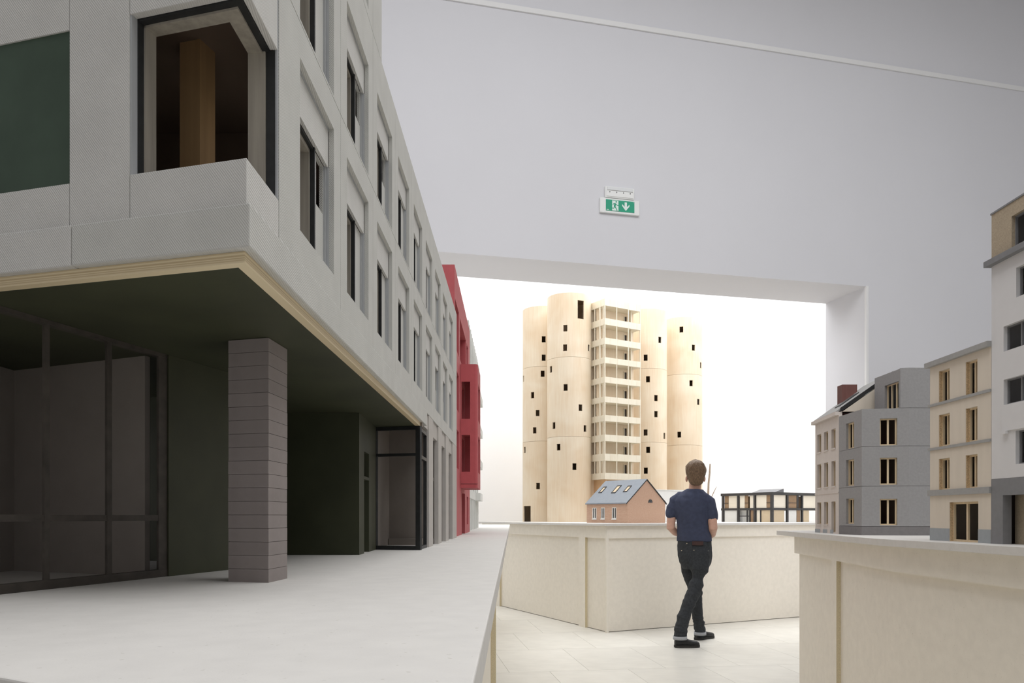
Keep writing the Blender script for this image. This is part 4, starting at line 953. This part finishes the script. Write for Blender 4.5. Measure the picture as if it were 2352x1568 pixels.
def ellipsoid(mb, c, a, b, d, r_=RGT, f_=FWD, u_=UP, n=20, m=12):
    c = Vector(c); rings = []
    for i in range(1, m):
        th = math.pi * i / m; z = -math.cos(th); s_ = math.sin(th)
        rings.append((c + u_ * (d * z), a * s_, b * s_, r_, f_))
    ring_loft(mb, rings, n)
def limb_tube(mb, pts, rad, n=16):
    # round the ends so that the remeshed limb closes softly
    mb.tube([tuple(p) for p in pts], rad, n)
    for p, r in ((pts[0], rad[0]), (pts[-1], rad[-1])): ellipsoid(mb, p, r, r, r, n=12, m=8)
def fuse(mb, name, material, parent, voxel=0.007, it=6, fac=0.5, disp=None):
    """one continuous skin over overlapping volumes"""
    me = bpy.data.meshes.new(name); me.from_pydata(mb.v, [], mb.f); o = bpy.data.objects.new(name, me); COL.objects.link(o)
    md = o.modifiers.new('r', 'REMESH'); md.mode = 'VOXEL'; md.voxel_size = voxel
    sm = o.modifiers.new('s', 'SMOOTH'); sm.iterations = it; sm.factor = fac
    dg = bpy.context.evaluated_depsgraph_get(); me2 = bpy.data.meshes.new_from_object(o.evaluated_get(dg))
    bpy.data.objects.remove(o); bpy.data.meshes.remove(me)
    cos = [v_.co.copy() for v_ in me2.vertices]
    if disp:
        nrms = [v_.normal.copy() for v_ in me2.vertices]
        cos = [c + n_ * disp(c) for c, n_ in zip(cos, nrms)]
    flat = []
    for c in cos: flat += [c.x - mp_.location[0], c.y - mp_.location[1], c.z - mp_.location[2]]
    me2.vertices.foreach_set('co', flat); me2.update()
    for p in me2.polygons: p.use_smooth = True
    me2.materials.clear(); me2.materials.append(MATS[material]); me2.name = name
    o = bpy.data.objects.new(name, me2); COL.objects.link(o); o.parent = mp_
    return o
TD = 7.5
def Q(px, py, D=TD): return Vector(P(px, py, D))
# --- body: head, neck, trunk, arms, hands, legs in one skin
bd = MB()
HCn = Q(1597.5, 1087)
hr = Vector((0.985, -0.17, 0)); hf = Vector((0.17, 0.985, 0))
tilt = Matrix.Rotation(math.radians(7), 3, hr); hf_t = tilt @ hf; hu = tilt @ UP
ellipsoid(bd, HCn + hu * 0.022 - hf_t * 0.012, 0.076, 0.094, 0.095, hr, hf_t, hu)       # skull
ellipsoid(bd, HCn - hu * 0.045 + hf_t * 0.025, 0.060, 0.070, 0.075, hr, hf_t, hu)       # face and jaw
ellipsoid(bd, HCn - hu * 0.105 + hf_t * 0.072, 0.026, 0.022, 0.020, hr, hf_t, hu)       # chin
ellipsoid(bd, HCn - hu * 0.020 + hf_t * 0.102, 0.014, 0.020, 0.026, hr, hf_t, hu)       # nose
ellipsoid(bd, HCn - hu * 0.068 + hf_t * 0.086, 0.024, 0.012, 0.010, hr, hf_t, hu)       # lips
ellipsoid(bd, HCn + hu * 0.022 + hf_t * 0.080, 0.055, 0.018, 0.012, hr, hf_t, hu)       # brow
for s_ in (-1, 1): ellipsoid(bd, HCn - hu * 0.054 + hr * (0.085 * s_) + hf_t * 0.004, 0.013, 0.019, 0.031, hr, hf_t, hu)   # ears
limb_tube(bd, [Q(1595, 1136), Q(1596, 1122), Q(1597.5, 1106)], [0.072, 0.060, 0.058])
ring_loft(bd, [(Q(1595, 1262), 0.150, 0.105, RGT, FWD), (Q(1594, 1225), 0.145, 0.098, RGT, FWD), (Q(1590, 1180), 0.150, 0.105, RGT, FWD), (Q(1589, 1152), 0.165, 0.098, RGT, FWD), (Q(1591, 1136), 0.13, 0.075, RGT, FWD)])
LA = [Q(1552, 1152, 7.57), Q(1543, 1180, 7.57), Q(1540.5, 1211, 7.56), Q(1551, 1221, 7.64), Q(1570, 1229, 7.75)]
RA = [Q(1629, 1153, 7.43), Q(1635, 1182, 7.41), Q(1638, 1212, 7.39), Q(1635, 1225, 7.48), Q(1622, 1236, 7.64)]
limb_tube(bd, LA, [0.052, 0.049, 0.042, 0.040, 0.028]); limb_tube(bd, RA, [0.052, 0.049, 0.043, 0.041, 0.028])
def hand(wrist, dirn, palm_n, thumb):
    """palm, four unequal bent fingers and a thumb leaving the side of the palm"""
    d = dirn.normalized(); nrm = (palm_n - d * palm_n.dot(d)).normalized(); sd = d.cross(nrm)
    if sd.dot(thumb) < 0: sd = -sd
    ring_loft(bd, [(wrist + d * x, w_, h_, sd, nrm) for x, w_, h_ in ((-0.01, 0.028, 0.022), (0.03, 0.036, 0.018), (0.065, 0.041, 0.016), (0.09, 0.040, 0.013))], 14)
    for i, l in enumerate((0.072, 0.082, 0.076, 0.058)):
        b = wrist + d * 0.085 + sd * (0.031 - 0.0205 * i)
        p1_ = b + d * l * 0.42 + nrm * 0.006; p2 = p1_ + (d * 0.55 + nrm * 0.83) * l * 0.34; p3 = p2 + (d * -0.1 + nrm) * l * 0.3
        limb_tube(bd, [b, p1_, p2, p3], [0.0095, 0.009, 0.0085, 0.007], 8)
    b = wrist + d * 0.03 + sd * 0.03
    limb_tube(bd, [b, b + d * 0.03 + sd * 0.022 + nrm * 0.008, b + d * 0.06 + sd * 0.022 + nrm * 0.022], [0.012, 0.0105, 0.008], 8)
hand(LA[-1], Vector((0.8, 0.25, -0.12)), -FWD, UP); hand(RA[-1], Vector((-0.62, 0.62, 0.10)), -FWD, UP)
NL = [Q(1611, 1272, 7.43), Q(1606, 1310, 7.41), Q(1600, 1340, 7.39), Q(1592.5, 1362, 7.37), Q(1582, 1385, 7.355), Q(1570, 1418, 7.34), Q(1564, 1445, 7.335), Q(1562, 1463, 7.335)]
FL = [Q(1581, 1272, 7.57), Q(1584, 1310, 7.61), Q(1592, 1340, 7.65), Q(1599, 1362, 7.69), Q(1600, 1390, 7.72), Q(1603, 1420, 7.75), Q(1607, 1442, 7.77), Q(1608, 1453, 7.775)]
limb_tube(bd, NL, [0.08, 0.074, 0.06, 0.05, 0.05, 0.042, 0.036, 0.036]); limb_tube(bd, FL, [0.08, 0.072, 0.058, 0.05, 0.048, 0.042, 0.036, 0.036])
fuse(bd, 'body', 'skin', mp_, 0.0055, 4)
# --- t-shirt with short sleeves
ts = MB()
ring_loft(ts, [(Q(1595, 1242.5), 0.172, 0.120, RGT, FWD), (Q(1594.5, 1228), 0.166, 0.118, RGT, FWD), (Q(1593, 1205), 0.160, 0.116, RGT, FWD), (Q(1590.5, 1185), 0.164, 0.122, RGT, FWD), (Q(1588.5, 1165), 0.176, 0.124, RGT, FWD),
               (Q(1588.5, 1150), 0.184, 0.118, RGT, FWD), (Q(1590, 1138), 0.160, 0.100, RGT, FWD), (Q(1593, 1130), 0.118, 0.085, RGT, FWD), (Q(1595.5, 1123.5), 0.078, 0.074, RGT, FWD)], 32)
limb_tube(ts, [Q(1563, 1143, 7.55), Q(1551, 1152, 7.57), Q(1545, 1167, 7.57), Q(1542, 1180, 7.57)], [0.062, 0.066, 0.062, 0.058])
limb_tube(ts, [Q(1617, 1144, 7.45), Q(1629, 1153, 7.43), Q(1633.5, 1170, 7.42), Q(1636, 1186, 7.41)], [0.062, 0.064, 0.060, 0.058])
def folds(co):
    k = mnoise.noise(Vector((co.x * 9 + co.z * 7, co.y * 9, co.z * 5))) * 0.007 + mnoise.noise(Vector((co.x * 22 + co.z * 16, co.y * 20, co.z * 12))) * 0.0032
    return k
fuse(ts, 'tshirt', 'tshirt', mp_, 0.007, 5, 0.5, folds)
# --- jeans
jn = MB()
ring_loft(jn, [(Q(1595, 1239.5), 0.163, 0.112, RGT, FWD), (Q(1595, 1255), 0.168, 0.120, RGT, FWD), (Q(1596, 1275), 0.168, 0.132, RGT, FWD), (Q(1597, 1292), 0.154, 0.128, RGT, FWD), (Q(1598, 1306), 0.12, 0.11, RGT, FWD)], 32)
limb_tube(jn, NL, [0.090, 0.088, 0.074, 0.068, 0.066, 0.067, 0.067, 0.060]); limb_tube(jn, FL, [0.090, 0.082, 0.070, 0.062, 0.058, 0.055, 0.058, 0.055])
def creases(co):
    kn = math.exp(-((co.z - 0.50) / 0.10) ** 2) + 1.3 * math.exp(-((co.z - 0.17) / 0.09) ** 2) + 0.25
    return mnoise.noise(Vector((co.x * 14, co.y * 14, co.z * 38))) * 0.0065 * kn
jo = fuse(jn, 'jeans', 'denim', mp_, 0.007, 4, 0.5, creases)
for leg, r in ((NL, 0.064), (FL, 0.058)):
    e = leg[-1]; q = (leg[-1] - leg[-2]).normalized()
    o = MB().tube([tuple(e + UP * 0.012), tuple(e - UP * 0.020)], [r + 0.003, r + 0.004], 20).build('turned_up_cuff', 'denim_inside', mp_, smooth=True)
bk = Q(1610.5, 1245.5, 7.5) 
bc = Q(1595, 1246); 
def back_pt(a, z, r=1.0):   # point on the back of the waist at lateral angle a
    return bc + RGT * (0.171 * math.sin(a)) * r - FWD * (0.122 * math.cos(a)) * r + UP * z
pt = MB(); seg = 6
lo_, hi_ = [], []
for k in range(seg + 1):
    a = 0.02 + 0.62 * k / seg
    lo_.append(back_pt(a, -0.020, 1.03)); hi_.append(back_pt(a, 0.018, 1.03))
for k in range(seg):
    pt.hexa([tuple(lo_[k]), tuple(lo_[k + 1]), tuple(hi_[k + 1]), tuple(hi_[k])], [tuple(lo_[k] - FWD * .004), tuple(lo_[k + 1] - FWD * .004), tuple(hi_[k + 1] - FWD * .004), tuple(hi_[k] - FWD * .004)])
tag(pt.build('leather_patch', 'leather_patch', mp_), 'dark brown leather patch')
for a, z in ((-0.62, -0.075), (0.12, -0.068), (0.95, -0.075), (-0.28, -0.004)):
    c = back_pt(a, z, 1.035) - FWD * 0.006 * (1 if z < -0.05 else 0); m_ = MB(); ellipsoid(m_, c, 0.005, 0.004, 0.005, n=8, m=6); m_.build('rivet', 'brass', mp_)
# --- shoes
def shoe(heel, dirn, L):
    d = Vector(dirn).normalized(); sd = Vector((d.y, -d.x, 0)); m_ = MB(); heel = Vector(heel); rings = []
    for f, w_, h_ in ((0.0, 0.018, 0.055), (0.03, 0.030, 0.085), (0.14, 0.037, 0.105), (0.30, 0.038, 0.102), (0.42, 0.038, 0.080), (0.58, 0.044, 0.062), (0.74, 0.047, 0.054), (0.88, 0.042, 0.047), (0.96, 0.030, 0.038), (1.0, 0.014, 0.026)):
        rings.append((heel + d * (f * L) + UP * (0.012 + h_ * 0.5), w_, h_ * 0.5, sd, UP))
    base = MB(); ring_loft(base, rings, 20, 0.75)
    so = fuse(base, 'shoe', 'shoe_leather', mp_, 0.005, 3)
    out = []
    for f, w_ in ((-0.01, 0.02), (0.04, 0.034), (0.15, 0.041), (0.35, 0.040), (0.5, 0.043), (0.65, 0.049), (0.78, 0.050), (0.9, 0.043), (0.98, 0.028), (1.015, 0.008)): out.append((f, w_))
    ring = [heel + d * (f * L) + sd * w_ for f, w_ in out] + [heel + d * (f * L) - sd * w_ for f, w_ in out[::-1]]
    MB().hexa([(p.x, p.y, 0.0) for p in ring], [(p.x, p.y, 0.024) for p in ring]).build('sole', 'shoe_sole', so, bevel=0.003)
hn = P(1549, 1486, 7.335); shoe((hn[0], hn[1] - 0.01, 0.0), (0.975, 0.10, 0), 0.245)
hf2 = P(1598, 1470, 7.76); shoe((hf2[0], hf2[1], 0.0), (0.80, 0.60, 0), 0.27)
# --- hair: short at the nape, tousled on top
hm = MB(); n = 72
prof = [(1115.5, 5, .022, -.070), (1113.5, 11, .036, -.068), (1109, 15, .048, -.060), (1104, 17.3, .062, -.050), (1097, 19.3, .080, -.034), (1089, 22.0, .096, -.020), (1080, 23.2, .108, -.010), (1072, 22.2, .110, -.004), (1065, 18.5, .102, .002), (1060, 13, .080, .006), (1057.2, 7, .045, .010), (1056.4, 2, .015, .012)]
rows_ = []
for i in range(len(prof) - 1):
    for q in range(4):
        f = q / 4; rows_.append(tuple(prof[i][j] * (1 - f) + prof[i + 1][j] * f for j in range(4)))
rows_.append(prof[-1])
for y, hw, b_, fo in rows_:
    up_ = max(0.0, min(1.0, (1100 - y) / 40))
    c = Q(1598, y) + hf * fo
    for k in range(n):
        ph = 2 * math.pi * k / n; ct, sn = math.cos(ph), math.sin(ph)
        q = Vector((ct * 3.2, sn * 3.2, y * 0.055 + 0.8 * ct))
        nz_ = mnoise.noise(q * 1.3) * 0.6 + mnoise.noise(q * 3.4) * 0.4
        r = 1 + nz_ * (0.05 + 0.16 * up_)
        p = c + hr * (hw * TD / F * ct * r) + hf * (b_ * sn * r) + UP * (0.030 * max(0, sn) * (1 if y > 1068 else 0.4) + nz_ * 0.012 * up_)
        hm.v.append(tuple(p))
m = len(rows_) - 1
for i in range(m):
    for k in range(n):
        a = i * n + k; b = i * n + (k + 1) % n; hm.f.append([a, b, b + n, a + n])
hm.f.append([m * n + k for k in range(n)]); hm.f.append([k for k in range(n)][::-1])
hm.build('hair', 'hair', mp_, smooth=True)
for s_ in (-1, 1):
    m_ = MB(); ellipsoid(m_, HCn - hu * 0.002 + hf_t * 0.086 + hr * (0.031 * s_), 0.013, 0.011, 0.009, hr, hf_t, hu, 12, 8); m_.build('eye', 'white_model', mp_, smooth=True)
